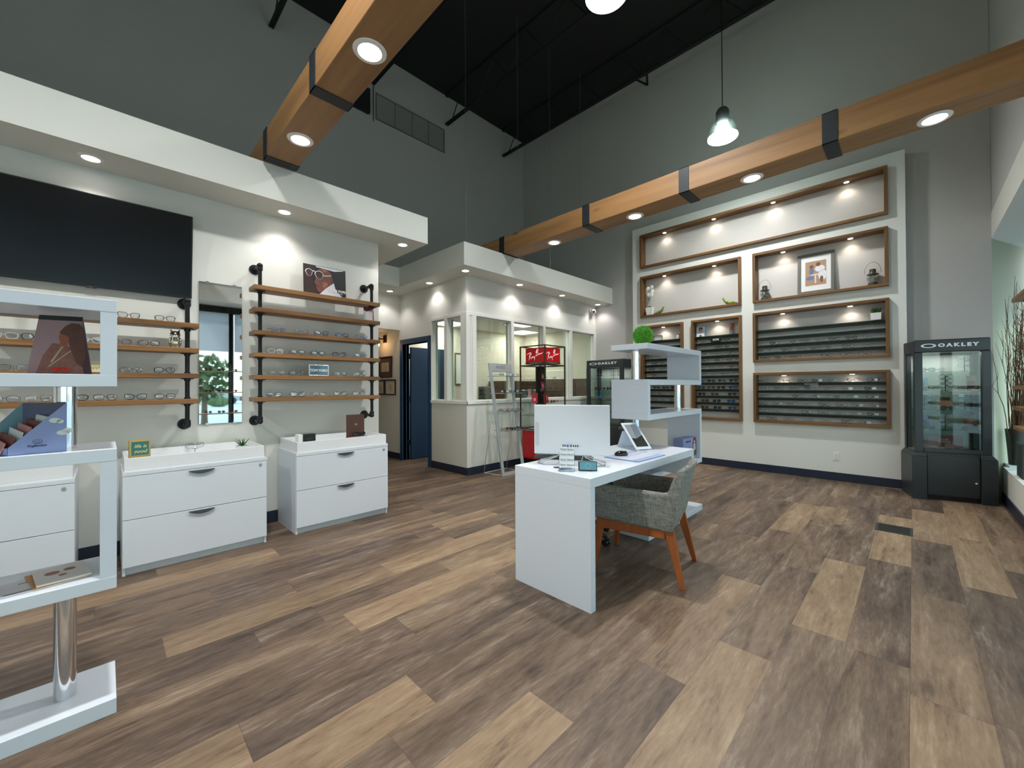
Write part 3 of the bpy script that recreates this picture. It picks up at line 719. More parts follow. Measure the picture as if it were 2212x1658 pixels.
for i, ys, l in ((7, [3.413, 3.248, 3.09], 'sun'), (8, [3.437, 3.259, 3.09], 'sun'), (9, [3.51, 3.341, 3.133], 'clear'), (10, [3.473, 3.306, 3.12], 'clear')): row('narrow', BF[i], ys, bn(i), l, SS if l == 'sun' else None)

# things in the niches -------------------------------------------------
def leafblade(b, p, d, L, w, bend=.3, n=4):
    p = Vector(p); d = Vector(d).normalized(); side = d.cross(Vector((0, 0, 1)));
    if side.length < .05: side = Vector((1, 0, 0))
    side.normalize(); a = []; c = []
    for i in range(n + 1):
        t = i / n; q = p + d * L * t - Vector((0, 0, 1)) * bend * L * t * t; ww = w * (1 - t) ** .7 * (.55 + .9 * t if t < .5 else 1)
        a.append(q - side * ww); c.append(q + side * ww)
    b.add(a + c, [(i, i + 1, n + 2 + i, n + 1 + i) for i in range(n)])
GREEN = M('leaf green', (58, 120, 44), .5, var=.25, scale=60)
POTW = M('white glazed ceramic', (232, 232, 230), .25)
t = thing('orchid_plant', 'white orchid in white square pot at the left end of its niche', 'potted orchid', (7.322, 3.548, 2.694))
B().hexa([(-.035, -.055, 0), (.035, -.055, 0), (.035, .055, 0), (-.035, .055, 0), (-.045, -.07, .15), (.045, -.07, .15), (.045, .07, .15), (-.045, .07, .15)]).out('pot', POTW, t, bevel=.004)
B().tube([(0, .005, .14), (.0, .0, .28), (-.01, .01, .42), (-.02, .0, .50)], .0025, 5).out('stem', GREEN, t)
b = B()
for a in range(6): leafblade(b, (0, 0, .15), (math.cos(a * 1.05), math.sin(a * 1.05), .9), .095, .02, .5)
b.out('leaf_cluster', GREEN, t)
WF = M('orchid petals', (244, 244, 242), .5)
rnd = random.Random(4)
for k in range(13):
    c = Vector((-.02 + rnd.uniform(-.03, .02), rnd.uniform(-.065, .065), .42 + rnd.uniform(-.09, .12))); b = B()
    for p in range(5):
        a = p * 2 * PI / 5; b.ball(c + Vector((-.006, math.cos(a) * .018, math.sin(a) * .018)), .021, 7, 5, (.3, 1, 1))
    b.out('blossom', WF, t, smooth='all')
BIRD = M('green glazed ceramic', (132, 152, 72), .3, var=.2, scale=40)
def bird(x, y, z, rz, label):
    t = B().ball((0, 0, .035), .035, 12, 8, (1.5, .85, .95)).tube([(-.03, 0, .04), (-.06, 0, .058), (-.085, 0, .088), (-.097, 0, .112)], [.028, .024, .02, .012], 8).ball((-.10, 0, .115), .017, 8, 6).cyl((-.11, 0, .118), (-.135, 0, .125), .006, .001, n=6)\
        .tube([(.03, 0, .035), (.075, 0, .03), (.12, 0, .018)], [.024, .014, .004], 7).cyl((-.01, 0, .0), (-.01, 0, .02), .02, n=10).out('bird_figurine', BIRD, None, smooth='all', loc=(x, y, z))
    t.rotation_euler = (0, 0, R(rz)); tag(t, label, 'bird figurine')
bird(7.325, 2.15, 2.695, -90, 'green ceramic bird perched at the right end of the orchid niche')
bird(7.325, 3.375, 2.695, 75, 'small green ceramic bird beside the orchid pot')
def lantern(y, label, z=2.694):
    t = thing('railroad_lantern', label, 'lantern', (7.325, y, z)); MT = M('aged tin', (92, 90, 84), .35, .7)
    B().lathe([(.05, 0), (.055, .01), (.05, .035), (.035, .045)], n=18).out('fuel_base', MT, t, smooth=True)
    B().lathe([(.034, .045), (.046, .075), (.046, .11), (.034, .145)], n=18, cap=False).out('glass_globe', GL('lantern glass', (225, 235, 230), .2), t, smooth='all')
    B().lathe([(.062, .146), (.066, .15), (.04, .165), (.034, .19), (.036, .215), (.03, .222), (.004, .224)], n=18).out('chimney_cap', MT, t, smooth=True)
    g = B()
    for k in range(4):
        a = k * PI / 2 + .4; g.tube([(math.cos(a) * .045, math.sin(a) * .045, .03), (math.cos(a) * .062, math.sin(a) * .062, .09), (math.cos(a) * .05, math.sin(a) * .05, .15)], .0022, 5)
    g.tube([(math.cos(a) * .058, math.sin(a) * .058, .095) for a in [i * PI / 9 for i in range(18)]], .002, 4, closed=True)
    g.out('guard_wire', MT, t)
    B().tube([(0, math.cos(a) * .085, .17 + math.sin(a) * .15) for a in [i * PI / 12 for i in range(13)]], .0022, 5).out('bail_handle', MT, t)
lantern(1.645, 'metal railroad lantern with wire handle at the left of the framed photo'); lantern(.375, 'metal railroad lantern with raised wire handle at the right of the framed photo')
# framed family photo: plain generic figures
t = thing('photo_frame', 'grey framed photo of figures at a small table, between two lanterns', 'framed photo', (7.352, 1.222, 2.70), -90); w, h = .438, .60
t.rotation_euler = (R(-4), 0, R(-90))
FG = M('grey wood frame', (104, 104, 98), .5); b = B(); f = .04
b.box(0, w, -.02, 0, 0, f); b.box(0, w, -.02, 0, h - f, h); b.box(0, f, -.02, 0, f, h - f); b.box(w - f, w, -.02, 0, f, h - f); b.out('frame', FG, t, bevel=.003)
B().box(f, w - f, -.008, -.002, f, h - f).out('mat_board', PAPER, t)
B().box(.095, w - .095, -.0095, -.0081, .12, h - .12).out('photo_print', M('photo ground', (172, 138, 112), .5), t)
def disc(b, x, z, rx, rz_, y, n=14, a0=0): b.add([(x + rx * math.cos(2 * PI * i / n + a0), y, z + rz_ * math.sin(2 * PI * i / n + a0)) for i in range(n)], [tuple(range(n))]); return b
def flat(name, mat, parent, *els, y=-.01):
    b = B()
    for e in els:
        if e[0] == 'd': disc(b, e[1], e[2], e[3], e[4], y)
        else: b.add([(x, y, z) for x, z in e[1]], [tuple(range(len(e[1])))])
    # a printed shape is a thin inlay
    b2 = B(); n = len(b.v)
    b2.v = b.v + [(v[0], v[1] + .0006, v[2]) for v in b.v]; b2.f = b.f + [tuple(i + n for i in reversed(q)) for q in b.f]; b2.mi = [0] * len(b2.f)
    for q in b.f:
        for i in range(len(q)): b2.f.append((q[i], q[(i + 1) % len(q)], q[(i + 1) % len(q)] + n, q[i] + n)); b2.mi.append(0)
    return b2.out(name, mat, parent)
flat('printed_shirt', M('print white', (226, 226, 230), .6), t, ('d', .27, .36, .06, .05), ('d', .30, .26, .05, .08), ('p', [(.16, .27), (.27, .27), (.27, .285), (.16, .285)]), ('p', [(.21, .15), (.225, .15), (.225, .27), (.21, .27)]), y=-.0102)
flat('printed_denim', M('print blue', (96, 116, 158), .6), t, ('d', .15, .23, .045, .03), ('d', .17, .33, .03, .05), y=-.0102)
flat('printed_hair', M('print brown', (118, 76, 50), .6), t, ('d', .25, .425, .028, .03), ('d', .17, .40, .026, .028), ('d', .29, .20, .02, .05), y=-.0105)
# planter of grass on the top bar
t = thing('grass_planter', 'white square planter of green grass on the planter niche bar', 'planter', (7.325, .345, B6[0] + .001))
B().hexa([(-.04, -.052, 0), (.04, -.052, 0), (.04, .052, 0), (-.04, .052, 0), (-.048, -.057, .095), (.048, -.057, .095), (.048, .057, .095), (-.048, .057, .095)]).out('pot', POTW, t, bevel=.004)
b = B(); rnd = random.Random(9)
for _ in range(150): leafblade(b, (rnd.uniform(-.035, .035), rnd.uniform(-.045, .045), .09), (rnd.uniform(-.6, .2), rnd.uniform(-.6, .7), 1.2), rnd.uniform(.07, .135), .004, .35, 3)
o = b.out('grass_blades', GREEN, t)
# portrait cards: simple flat figures
def card(name, label, loc, rz, w, h, bg, shapes, cat='portrait card', lean=6, texts=(), depth=.004):
    t = thing(name, label, cat, loc); t.rotation_euler = (R(-lean), 0, R(rz))
    B().box(0, w, 0, depth, 0, h).out('card_panel', M('card ' + str(bg), bg, .4), t)
    for i, (nm, col, els) in enumerate(shapes): flat(nm, M('ink ' + str(col), col, .45), t, *els, y=-.0008 - .00055 * i)
    for s, size, col, x, z, kw in texts: text(s, size, M('ink ' + str(col), col, .45), t, (x, -.0056, z), **kw)
    return t
SK = (206, 160, 136)
card('portrait_card', 'portrait card of a bearded man in glasses, light blue ground, in the tall niche', (7.33, 2.70, BF[0] + .001), -90, .145, .18, (160, 206, 226),
     [('printed_coat', (236, 236, 236), [('p', [(.005, 0), (.14, 0), (.125, .055), (.02, .055)])]), ('printed_face', SK, [('d', .072, .105, .036, .045)]), ('printed_hair', (48, 36, 32), [('p', [(.035, .12), (.04, .155), (.07, .168), (.105, .155), (.11, .12), (.1, .138), (.045, .138)]), ('p', [(.055, 0), (.09, 0), (.085, .03), (.06, .03)])]),
      ('printed_glasses', (60, 50, 46), [('d', .058, .115, .013, .008), ('d', .088, .115, .013, .008)])])
card('portrait_card', 'narrow portrait card in brown and blue at the right of the tall niche', (7.35, 2.17, BF[0] + .001), -72, .085, .19, (196, 150, 120),
     [('printed_hair', (120, 76, 48), [('p', [(.02, .06), (.07, .08), (.075, .17), (.04, .185), (.025, .14)])]), ('printed_dress', (60, 120, 190), [('p', [(.03, 0), (.07, 0), (.075, .08), (.05, .07)])])])
t = thing('brand_plaque', 'small black brand plaque hanging from the top bar of the tall niche', 'sign', (7.285, 2.443, 2.080), -90)
B().box(0, .165, -.006, 0, 0, .088).out('plaque', BLACK, t, bevel=.002); text('BOSS', .042, PAPER, t, (.083, -.0068, .05), bold=.001)
t = thing('brand_plaque', 'clear acrylic brand plaque on the first bar of the lowest wide niche', 'sign', (7.284, 1.14, 1.285), -90)
B().box(0, .165, -.004, 0, .0, .095).out('plaque', GL('acrylic sheet', (215, 222, 225), .15), t); text('VALENTINO', .026, M('grey ink', (84, 84, 86), .5), t, (.083, -.0048, .022))
t = thing('photo_frame', 'small landscape frame with thin wooden border behind the green grass ball', 'framed photo', (7.34, 3.475, BF[0] + .001), -90)
b = B(); b.box(0, .16, -.01, 0, 0, .008); b.box(0, .16, -.01, 0, .087, .095); b.box(0, .008, -.01, 0, .008, .087); b.box(.152, .16, -.01, 0, .008, .087); b.out('frame', W_FRAME, t)
B().box(.008, .152, -.004, -.001, .008, .087).out('photo_print', M('pale photo print', (206, 210, 216), .5), t)
t = thing('small_cup', 'small white cup with dark rim at the right of the narrow niche', 'cup', (7.33, 3.02, BF[0] + .001))
B().lathe([(.026, 0), (.032, .005), (.035, .075), (.031, .075), (.029, .01)], n=16).out('cup_body', POTW, t, smooth=True); B().lathe([(.036, .074), (.036, .082), (.004, .082)], n=16).out('rim_band', M('bronze band', (92, 72, 52), .4, .5), t)

# outlet and floor grille
t = thing('wall_outlet', 'white double wall outlet low on the display wall', 'outlet', (7.3, .818, .285), -90)
B().box(0, .072, -.006, 0, 0, .118).out('cover_plate', TRIMW, t, bevel=.002)
for z in (.03, .072):
    o = B().box(.02, .052, -.0085, -.006, z - .013, z + .017).out('socket', TRIMW, t, bevel=.003)
    B().box(.028, .030, -.009, -.0084, z - .004, z + .008).box(.040, .042, -.009, -.0084, z - .004, z + .008).out('slot', BLACK, o)
t = thing('floor_register', 'dark flat floor register set in the plank floor', 'floor vent', (5.06, .012, .001))
B().box(0, .275, 0, .255, 0, .004).out('cover_plate', M('bronze register', (62, 62, 58), .5, .3), t, bevel=.001)
b = B()
for k in range(14): b.box(.02 + k * .017, .028 + k * .017, .02, .235, .004, .0055)
b.out('slat_bar', M('bronze register slat', (46, 46, 44), .5, .3), t)

# ------------------------------------------------------------------ pipe shelves
def pipe_shelf(x0, x1, xp, tops, zf, zb, label, Yw=4.6, sgn=1, yp=-.2, yf=-.30, yb=-.10, rz=0, loc=None):
    """local: wall plane at y=0, room towards -y"""
    t = thing('pipe_shelf', label, 'wall shelf', loc or (x0, Yw, 0), rz); w = x1 - x0
    for x in xp:
        p = x - x0
        B().cyl((p, yp, zb + .02), (p, yp, zf - .02), .0165, n=14).out('upright_pipe', STEEL, t, smooth=True)
        for z, s in ((zf, -1), (zb, 1)):
            o = B().cyl((p, yp, z), (p, -.01, z), .0165, n=14).lathe([(.0235, -.03 * 0), (.0235, .03)], (p, yp, z + (0 if s < 0 else .015) - (.045 if s < 0 else 0)), n=14).ball((p, yp, z), .025, 12, 8).cyl((p, yp + .02, z), (p, yp + .04, z), .0235, n=14).out('elbow_fitting', STEEL, t, smooth=True)
            b = B().cyl((p, -.0005, z), (p, -.009, z), .048, n=22).cyl((p, -.009, z), (p, -.032, z), .025, .022, n=16)
            b.out('wall_flange', STEEL, t, bevel=.002, smooth=True)
        for z in tops:
            B().cyl((p, yp, z - .0405), (p, yp, z - .047), .044, n=18).cyl((p, yp, z - .047), (p, yp, z - .062), .023, n=14).cyl((p, yp, z + .0005), (p, yp, z + .012), .022, n=14).out('shelf_flange', STEEL, t, smooth=True)
    for z in tops: B().box(0, w, yf, yb, z - .04, z).out('shelf_board', W_SHELF, t, bevel=.003)
    return t
BT = [2.31, 2.102, 1.888, 1.68, 1.472, 1.264]; AT = [1.90, 1.69, 1.476, 1.262]
pipe_shelf(.970, 2.21, (1.04, 2.156), BT, 2.515, 1.033, 'six-board wooden wall shelf on black iron pipes at the right of the mirror')
pipe_shelf(-.675, .565, (-.602, .498), AT, 2.10, 1.036, 'four-board wooden wall shelf on black iron pipes under the television')
def shelfrow(xs, z, which, unit, sty, y=4.375, rzs=None, names=None):
    for i, x in enumerate(xs):
        k, c, l = sty[i % len(sty)]
        put_glasses(x, y - .03, z + .001, (rzs[i] if rzs else random.uniform(-8, 8)), k, c, l, 'on the %s board %s, %s from left' % (which, unit, ORD[i]), 'eyeglasses %s' % unit, near=True)
UB, UA = 'of the six-board shelf', 'of the television shelf'
shelfrow([1.184, 1.391, 1.582, 1.797, 2.009], BT[2], 'third', UB, [('rect', 'gunmetal', 'blue'), ('cat', 'gunmetal', 'clear'), ('cat', 'black', 'blue'), ('square', 'black', 'blue'), ('rect', 'gunmetal', 'blue')], rzs=[8, -6, -14, -20, -16])
shelfrow([1.16, 1.353, 1.548, 1.766, 1.998], BT[3], 'fourth', UB, [('rect', 'crystal', 'clear'), ('rect', 'tortoise', 'clear'), ('rect', 'black', 'clear'), ('cat', 'black', 'blue'), ('square', 'gunmetal', 'blue')], rzs=[-4, -10, -12, -18, -20])
shelfrow([1.17, 1.341], BT[4], 'fifth', UB, [('square', 'gold', 'clear'), ('rect', 'gunmetal', 'clear')], rzs=[-10, -14])
for i, x in enumerate((1.776, 1.988)): put_glasses(x, 4.345, BT[4] + .001, -20, 'square', 'gold', 'blue', 'on the fifth board of the six-board shelf, %s after the brand box' % ORD[i], 'eyeglasses of the six-board shelf', near=True)
shelfrow([1.141, 1.356, 1.56, 1.779, 1.983], BT[5], 'lowest', UB, [('rect', 'gunmetal', 'blue'), ('cat', 'black', 'blue'), ('round', 'gold', 'clear'), ('cat', 'tortoise', 'clear'), ('square', 'gunmetal', 'clear')], rzs=[-16, -12, -8, -16, -18])
shelfrow([-.30, .134, .349], AT[0], 'top', UA, [('cat', 'tortoise', 'clear'), ('cat', 'tortoise', 'clear'), ('rect', 'tortoise', 'clear')], rzs=[5, 4, -4])
shelfrow([-.48, -.34, -.075, .085, .253], AT[1], 'second', UA, [('square', 'crystal', 'clear'), ('rect', 'black', 'clear'), ('square', 'crystal', 'clear'), ('square', 'brown', 'clear'), ('rect', 'tortoise', 'clear')], rzs=[0, 3, 0, 0, 2])
shelfrow([-.51, -.36, .152, .346], AT[2], 'third', UA, [('rect', 'gunmetal', 'clear'), ('rect', 'gunmetal', 'clear'), ('round', 'gunmetal', 'clear'), ('square', 'black', 'clear')], rzs=[0, 2, 4, -3])
shelfrow([-.475, -.325, -.15, .005, .173, .350], AT[3], 'lowest', UA, [('square', 'gunmetal', 'clear'), ('rect', 'gold', 'clear'), ('square', 'black', 'clear'), ('rect', 'brown', 'clear'), ('cat', 'black', 'clear'), ('rect', 'tortoise', 'clear')], rzs=[2, 2, 0, 0, -3, -4])
# owl, sign card, brand box, poster, card under the top board
t = thing('owl_figurine', 'silver ceramic owl on the second board under the television', 'owl figurine', (.414, 4.37, AT[1] + .001)); SV = M('mirror glazed silver', (210, 204, 190), .12, 1.)
B().lathe([(.026, 0), (.032, .01), (.038, .04), (.036, .07), (.030, .085), (.034, .10), (.035, .115), (.026, .132), (.006, .138)], n=18).out('body', SV, t, smooth='all')
for s in (-1, 1):
    B().cyl((s * .020, -.004, .125), (s * .03, -.004, .15), .011, .002, n=8).out('ear_tuft', SV, t)
    B().ball((s * .014, -.031, .112), .011, 10, 6, (1, .5, 1)).out('eye', M('dark glaze', (60, 56, 50), .15, .8), t, smooth='all')
    B().ball((s * .034, 0, .05), .018, 10, 8, (.5, 1, 1.9)).out('wing', SV, t, smooth='all')
    B().ball((s * .013, -.02, .006), .010, 8, 6, (1, 1.2, .6)).out('foot', SV, t, smooth='all')
B().cyl((0, -.034, .106), (0, -.044, .098), .005, .001, n=6).out('beak', MATS['dark glaze'], t)
t = thing('shelf_sign', 'small cream sign with yellow lettering, half hidden by the foreground shelf unit', 'sign', (-.115, 4.40, AT[2] + .001))
B().box(0, .13, -.006, 0, 0, .085).out('sign_panel', M('cream card', (232, 226, 190), .6), t); text('happy', .04, M('mustard ink', (176, 140, 40), .6), t, (.06, -.007, .04), shear=.3)
for n_ in (0,):
    t = thing('brand_box', 'silver framed mirror block with brand name on the fifth board of the six-board shelf', 'sign', (1.452, 4.33, BT[4] + .001))
    b = B(); w, h = .195, .112; f = .008; b.box(0, w, -.006, .025, 0, f); b.box(0, w, -.006, .025, h - f, h); b.box(0, f, -.006, .025, f, h - f); b.box(w - f, w, -.006, .025, f, h - f); b.out('metal_frame', M('brushed nickel', (196, 196, 198), .2, .9), t, bevel=.002)
    B().box(f, w - f, -.002, .02, f, h - f).out('face_panel', M('smoked mirror', (70, 84, 94), .1, .9), t); text('TOM FORD', .034, PAPER, t, (w / 2, -.003, h * .48), bold=.0008)
# fashion poster: flat picture of a man in white aviator frames
PWD, PHT = .44, .335
F_ = lambda *p: ('p', [(x * PWD, z * PHT) for x, z in p])
E_ = lambda x, z, a, b_: ('d', x * PWD, z * PHT, a, b_)
t = card('fashion_poster', 'fashion poster of a man in white aviator frames on the top board', (1.448, 4.46, BT[0] + .001), 0, PWD, PHT, (24, 24, 26), [
    ('printed_shadow', (48, 26, 23), [F_((.01, .01), (.01, .99), (.24, .99), (.2, .6), (.25, .3), (.3, .1), (.28, .01))]),
    ('printed_neck', (74, 40, 32), [F_((.38, .2), (.30, .04), (.34, .02), (.66, .46), (.66, .60), (.5, .3))]),
    ('printed_face', (112, 66, 50), [F_((.30, .80), (.36, .90), (.46, .95), (.56, .93), (.64, .84), (.68, .70), (.67, .56), (.63, .46), (.58, .36), (.50, .26), (.42, .19), (.36, .16), (.315, .18), (.30, .24), (.275, .265), (.285, .30), (.265, .33), (.285, .37), (.27, .40), (.235, .44), (.25, .50), (.28, .58), (.27, .68))]),
    ('printed_highlight', (150, 96, 76), [F_((.44, .50), (.52, .52), (.56, .46), (.52, .36), (.45, .30), (.43, .38)), F_((.40, .90), (.50, .93), (.55, .86), (.46, .83))]),
    ('printed_ear', (92, 52, 42), [E_(.655, .58, .016, .026)]),
    ('printed_hair', (18, 17, 18), [F_((.52, .96), (.60, .99), (.68, .96), (.73, .85), (.73, .68), (.70, .58), (.685, .66), (.665, .68), (.655, .78), (.60, .86)), F_((.262, .345), (.34, .35), (.36, .335), (.32, .325))]),
    ('printed_collar', (216, 216, 222), [F_((.30, .01), (.50, .30), (.70, .52), (.73, .36), (.78, .24), (.88, .12), (.98, .01)), F_((.27, .985), (.30, .94), (.50, .93), (.72, .90), (.92, .96), (.95, .985))]),
    ('printed_lens', (70, 40, 38), [E_(.125, .74, .032, .034), E_(.355, .70, .040, .040)]),
    ], 'poster', 3, [('TOM FORD', .036, (236, 236, 238), .355, .090, dict(bold=.0012)), ('EYEWEAR', .018, (236, 236, 238), .36, .062, dict())])
rim = M('white acetate', (236, 236, 238), .3)
def rimring(cx, cz, rx, rz_, r): return B().tube([(cx + rx * math.cos(a) * (1.05 if math.sin(a) > 0 else .88), -.0052, cz + rz_ * (.82 if math.sin(a) > 0 else 1.0) * math.sin(a)) for a in [i * PI / 12 for i in range(24)]], r, 4, closed=True, flat=.4)
rimring(.055, .250, .034, .042, .0048).out('printed_rim', rim, t); rimring(.156, .238, .042, .048, .0048).out('printed_rim', rim, t)
B().tube([(.088, -.0052, .268), (.102, -.0052, .272), (.116, -.0052, .262)], .0042, 4, flat=.4).out('printed_rim', rim, t)
B().tube([(.198, -.0052, .236), (.235, -.0052, .238), (.278, -.0052, .250)], .0040, 4, flat=.4).out('printed_temple', rim, t)
t = card('fashion_card', 'small tilted fashion card in red and white between the top two boards', (2.04, 4.338, BT[1] + .001), 8, .125, .150, (206, 196, 194), [
    ('printed_hair', (110, 40, 34), [('p', [(0, .155), (.125, .155), (.11, .13), (.03, .10), (0, .11)])]), ('printed_pattern', (150, 90, 92), [('p', [(.105, .0), (.125, .0), (.125, .12), (.11, .08)])]), ('printed_coat', (150, 178, 176), [('p', [(0, 0), (.02, 0), (.02, .09), (0, .1)])])])

# wall mirror
t = thing('wall_mirror', 'tall frameless wall mirror between the two pipe shelves', 'mirror', (.602, 4.6, 1.025))
B().box(0, .33, -.012, -.001, 0, 1.30).out('backing_board', M('mirror edge', (120, 126, 128), .3, .5), t); B().box(.001, .329, -.0135, -.0121, .001, 1.299).out('mirror_glass', MIRROR, t)
for x in (.06, .27):
    B().box(x - .012, x + .012, -.017, -.0005, -.006, .008).out('clip', CHROME, t); B().box(x - .012, x + .012, -.017, -.0005, 1.292, 1.306).out('clip', CHROME, t)

# television
t = thing('television', 'large black flat television tilted down above the shelf', 'television', (-.69, 4.585, 2.15)); t.rotation_euler = (R(6.5), 0, 0)
B().box(0, 1.235, -.04, -.012, 0, .712).out('housing', BLACK, t, bevel=.004)
B().box(.009, 1.226, -.0412, -.0401, .016, .703).out('screen', M('dark screen glass', (8, 8, 10), .22, spec=.35), t)
B().box(.59, .645, -.043, -.038, -.008, .004).out('logo_tab', BLACK, t, bevel=.002); text('LG', .012, M('logo grey', (150, 150, 152), .4), t, (.617, -.0436, -.001)); B().box(.614, .620, -.0425, -.040, -.009, -.0075).out('power_light', EM('standby red', (230, 30, 20), 2), t)
B().box(.4, .83, -.012, .028, .2, .5).out('wall_bracket', BLACK, t)
# ------------------------------------------------------------------ lateral file cabinets with trays
HND = M('graphite handle', (66, 74, 78), .4)
def cabinet(x0, label, w=.912, yf=4.02, yb=4.575, h=.747):
    t = thing('lateral_file_cabinet', label, 'cabinet', (x0, yf, 0)); d = yb - yf
    b = B(); b.box(0, w, 0, d, h - .028, h); b.box(0, .018, .02, d, 0, h - .028); b.box(w - .018, w, .02, d, 0, h - .028); b.box(.018, w - .018, .035, d, .0, .06); b.box(.018, w - .018, d - .01, d, .06, h - .028)
    b.box(.018, w - .018, .03, d - .01, .06, h - .028)
    b.out('body', LAMG, t, bevel=.0015)
    for z0, z1 in ((.062, .400), (.404, h - .031)):
        dr = B().box(.002, w - .002, 0, .019, z0, z1).out('drawer', LAMG, t, bevel=.0015)
        n = 12; top = []; bot = []
        for i in range(n + 1):
            u = -1 + 2 * i / n; top.append((w / 2 + .083 * u, z1 - .010 - 0)); bot.append((w / 2 + .083 * u, z1 - .010 - .026 * (1 - u * u) - .002))
        B().prism(top + bot[::-1], -.016, 0).out('handle', HND, dr, bevel=.002)
    B().cyl((w - .05, -.001, h - .06), (w - .05, -.005, h - .06), .011, n=18).out('lock', M('satin nickel', (176, 180, 184), .3, .8), t)
    return t
def tray(x0, label, w=.885, yf=4.035, yb=4.555, z=.748, h=.098):
    t = thing('display_tray', label, 'tray', (x0, yf, z)); d = yb - yf; s = .014; rim = M('white tray lacquer', (230, 232, 234), .3)
    B().box(0, w, 0, d, 0, .012).out('tray_base', rim, t)
    B().box(0, w, 0, s, .012, h).out('front_rim', rim, t, bevel=.002); B().box(0, w, d - s, d, .012, h).out('back_rim', rim, t, bevel=.002)
    for x in (0, w - s): B().box(x, x + s, s, d - s, .012, h).out('side_rim', rim, t, bevel=.002)
cabinet(-1.052, 'white two-drawer lateral file cabinet behind the foreground shelf unit')
cabinet(.090, 'white two-drawer lateral file cabinet under the wall mirror'); cabinet(1.238, 'white two-drawer lateral file cabinet nearest the passage')
tray(-1.035, 'white open tray on the cabinet behind the foreground shelf unit'); tray(.10, 'white open tray with green plant and gold sign, on the middle cabinet'); tray(1.252, 'white open tray with brown display stand, on the cabinet nearest the passage')
TZ = .748 + .0125
t = thing('desk_sign', 'gold framed teal sign reading life is good', 'sign', (.13, 4.10, TZ + .03 - .03)); t.rotation_euler = (0, 0, R(6))
t['label'] = 'gold framed teal sign with script words standing in the middle tray'
B().box(0, .118, 0, .05, 0, .205).out('block', M('gold leaf', (198, 168, 92), .4, .5), t, bevel=.002)
B().box(.010, .108, -.0015, 0, .095, .195).out('face_panel', M('teal glitter', (48, 118, 116), .5, var=.2, scale=200), t)
GI = M('gold script', (222, 196, 120), .4); text('life is', .034, GI, t, (.059, -.0022, .160), shear=.25, bold=.0006); text('good', .036, GI, t, (.059, -.0022, .122), shear=.25, bold=.0006)
t = thing('succulent_plant', 'spiky green succulent in a white pot in the middle tray', 'potted plant', (.855, 4.20, TZ))
B().lathe([(.03, 0), (.045, .05), (.05, .085), (.044, .085), (.035, .02)], n=20).out('pot', POTW, t, smooth=True)
b = B(); rnd = random.Random(3)
for k in range(26): leafblade(b, (0, 0, .08), (math.cos(k * 2.4), math.sin(k * 2.4), .35 + 1.1 * rnd.random()), .07 + .045 * rnd.random(), .008, .1, 4)
b.out('leaf_rosette', M('aloe green', (56, 112, 50), .5, var=.2), t)
t = thing('glasses_stand', 'small clear stand holding a pair of glasses in the middle tray', 'stand', (.53, 4.24, TZ))
B().cyl((0, 0, 0), (0, 0, .006), .03, n=20).cyl((0, 0, .006), (0, 0, .092), .004, n=8).box(-.02, .02, -.006, .006, .088, .094).out('stem', GL('acrylic rod', (225, 232, 236), .3), t)
put_glasses(.53, 4.235, TZ + .094, 6, 'rect', 'gunmetal', 'clear', 'held up on the clear stand in the middle tray', 'eyeglasses on stands', near=True)
t = thing('slim_case', 'slim brown case lying in the middle tray', 'case', (.30, 4.14, TZ)); B().box(-.02, .03, -.02, .02, 0, .012).out('shell', M('brown leather', (78, 50, 40), .5), t, bevel=.003)
# brand box, loose shades and brown stand in the third tray
t = thing('case_box', 'small black eyewear box with white lid end in the tray nearest the passage', 'box', (1.29, 4.17, TZ)); t.rotation_euler = (0, 0, R(4))
B().box(.04, .155, -.05, .03, 0, .145).out('box_body', BLACK, t, bevel=.002); B().box(0, .04, -.04, .04, 0, .145).out('box_lid', PAPER, t, bevel=.002); text('BOSS', .022, M('grey ink', (84, 84, 86), .5), t, (.10, -.051, .10))
put_glasses(1.56, 4.24, TZ, -8, 'square', 'black', 'brownlens', 'lying in the tray nearest the passage', 'loose sunglasses', near=True, folded=True, s=1.0)
t = thing('display_stand', 'brown leather display stand for glasses in the tray nearest the passage', 'display stand', (1.80, 4.24, TZ)); BR = M('brown leather', (64, 40, 34), .35)
B().box(0, .205, -.055, .03, 0, .07).out('base', BR, t, bevel=.003); B().box(0.01, .205, .03, .045, .0, .30).out('back_panel', BR, t, bevel=.003); text('TF', .03, M('pale gold ink', (206, 196, 160), .4), t, (.11, .0292, .19))
put_glasses(1.93, 4.225, TZ + .071, -8, 'square', 'black', 'dark', 'on the brown display stand', 'loose sunglasses', near=True, folded=True)

# ------------------------------------------------------------------ S-shaped white shelf units on chrome poles
def s_unit(loc, D, label, xl, xr, top=1.73, split=None):
    t = thing('open_shelf_unit', label, 'shelf unit', loc); W = 1.26
    tops = [.062, .57, 1.10, 1.41, top]; th = [.062, .05, .05, .05, .05]
    for z, h in zip(tops, th): B().box(0, W, 0, D, z - h, z).out('shelf_board', LAM, t, bevel=.0015)
    for i in range(4):
        z0, z1 = tops[i], tops[i + 1] - .05; x = 0 if i in (0, 2) else W - .05
        B().box(x, x + .05, 0.0005, D - .0005, z0, z1).out('side_panel', LAM, t, bevel=.0015)
        px = xr if i in (0, 2) else xl
        for a, c in (split if (split and i == 1) else ((z0, z1),)):
            B().cyl((px, D / 2, a), (px, D / 2, c), .034, n=28).out('pole', CHROME, t, smooth=True)
    return t
s_unit((.037 - 1.26, 2.372, 0), .33, 'tall white S-shaped shelf unit with chrome poles, cut by the picture edge', .14, 1.26 - .152, 1.72)
s_unit((3.34, 1.644, 0), .36, 'tall white S-shaped shelf unit with chrome poles joined to the desk', .12, 1.06, 1.73, ((.57, .739), (.801, 1.05)))
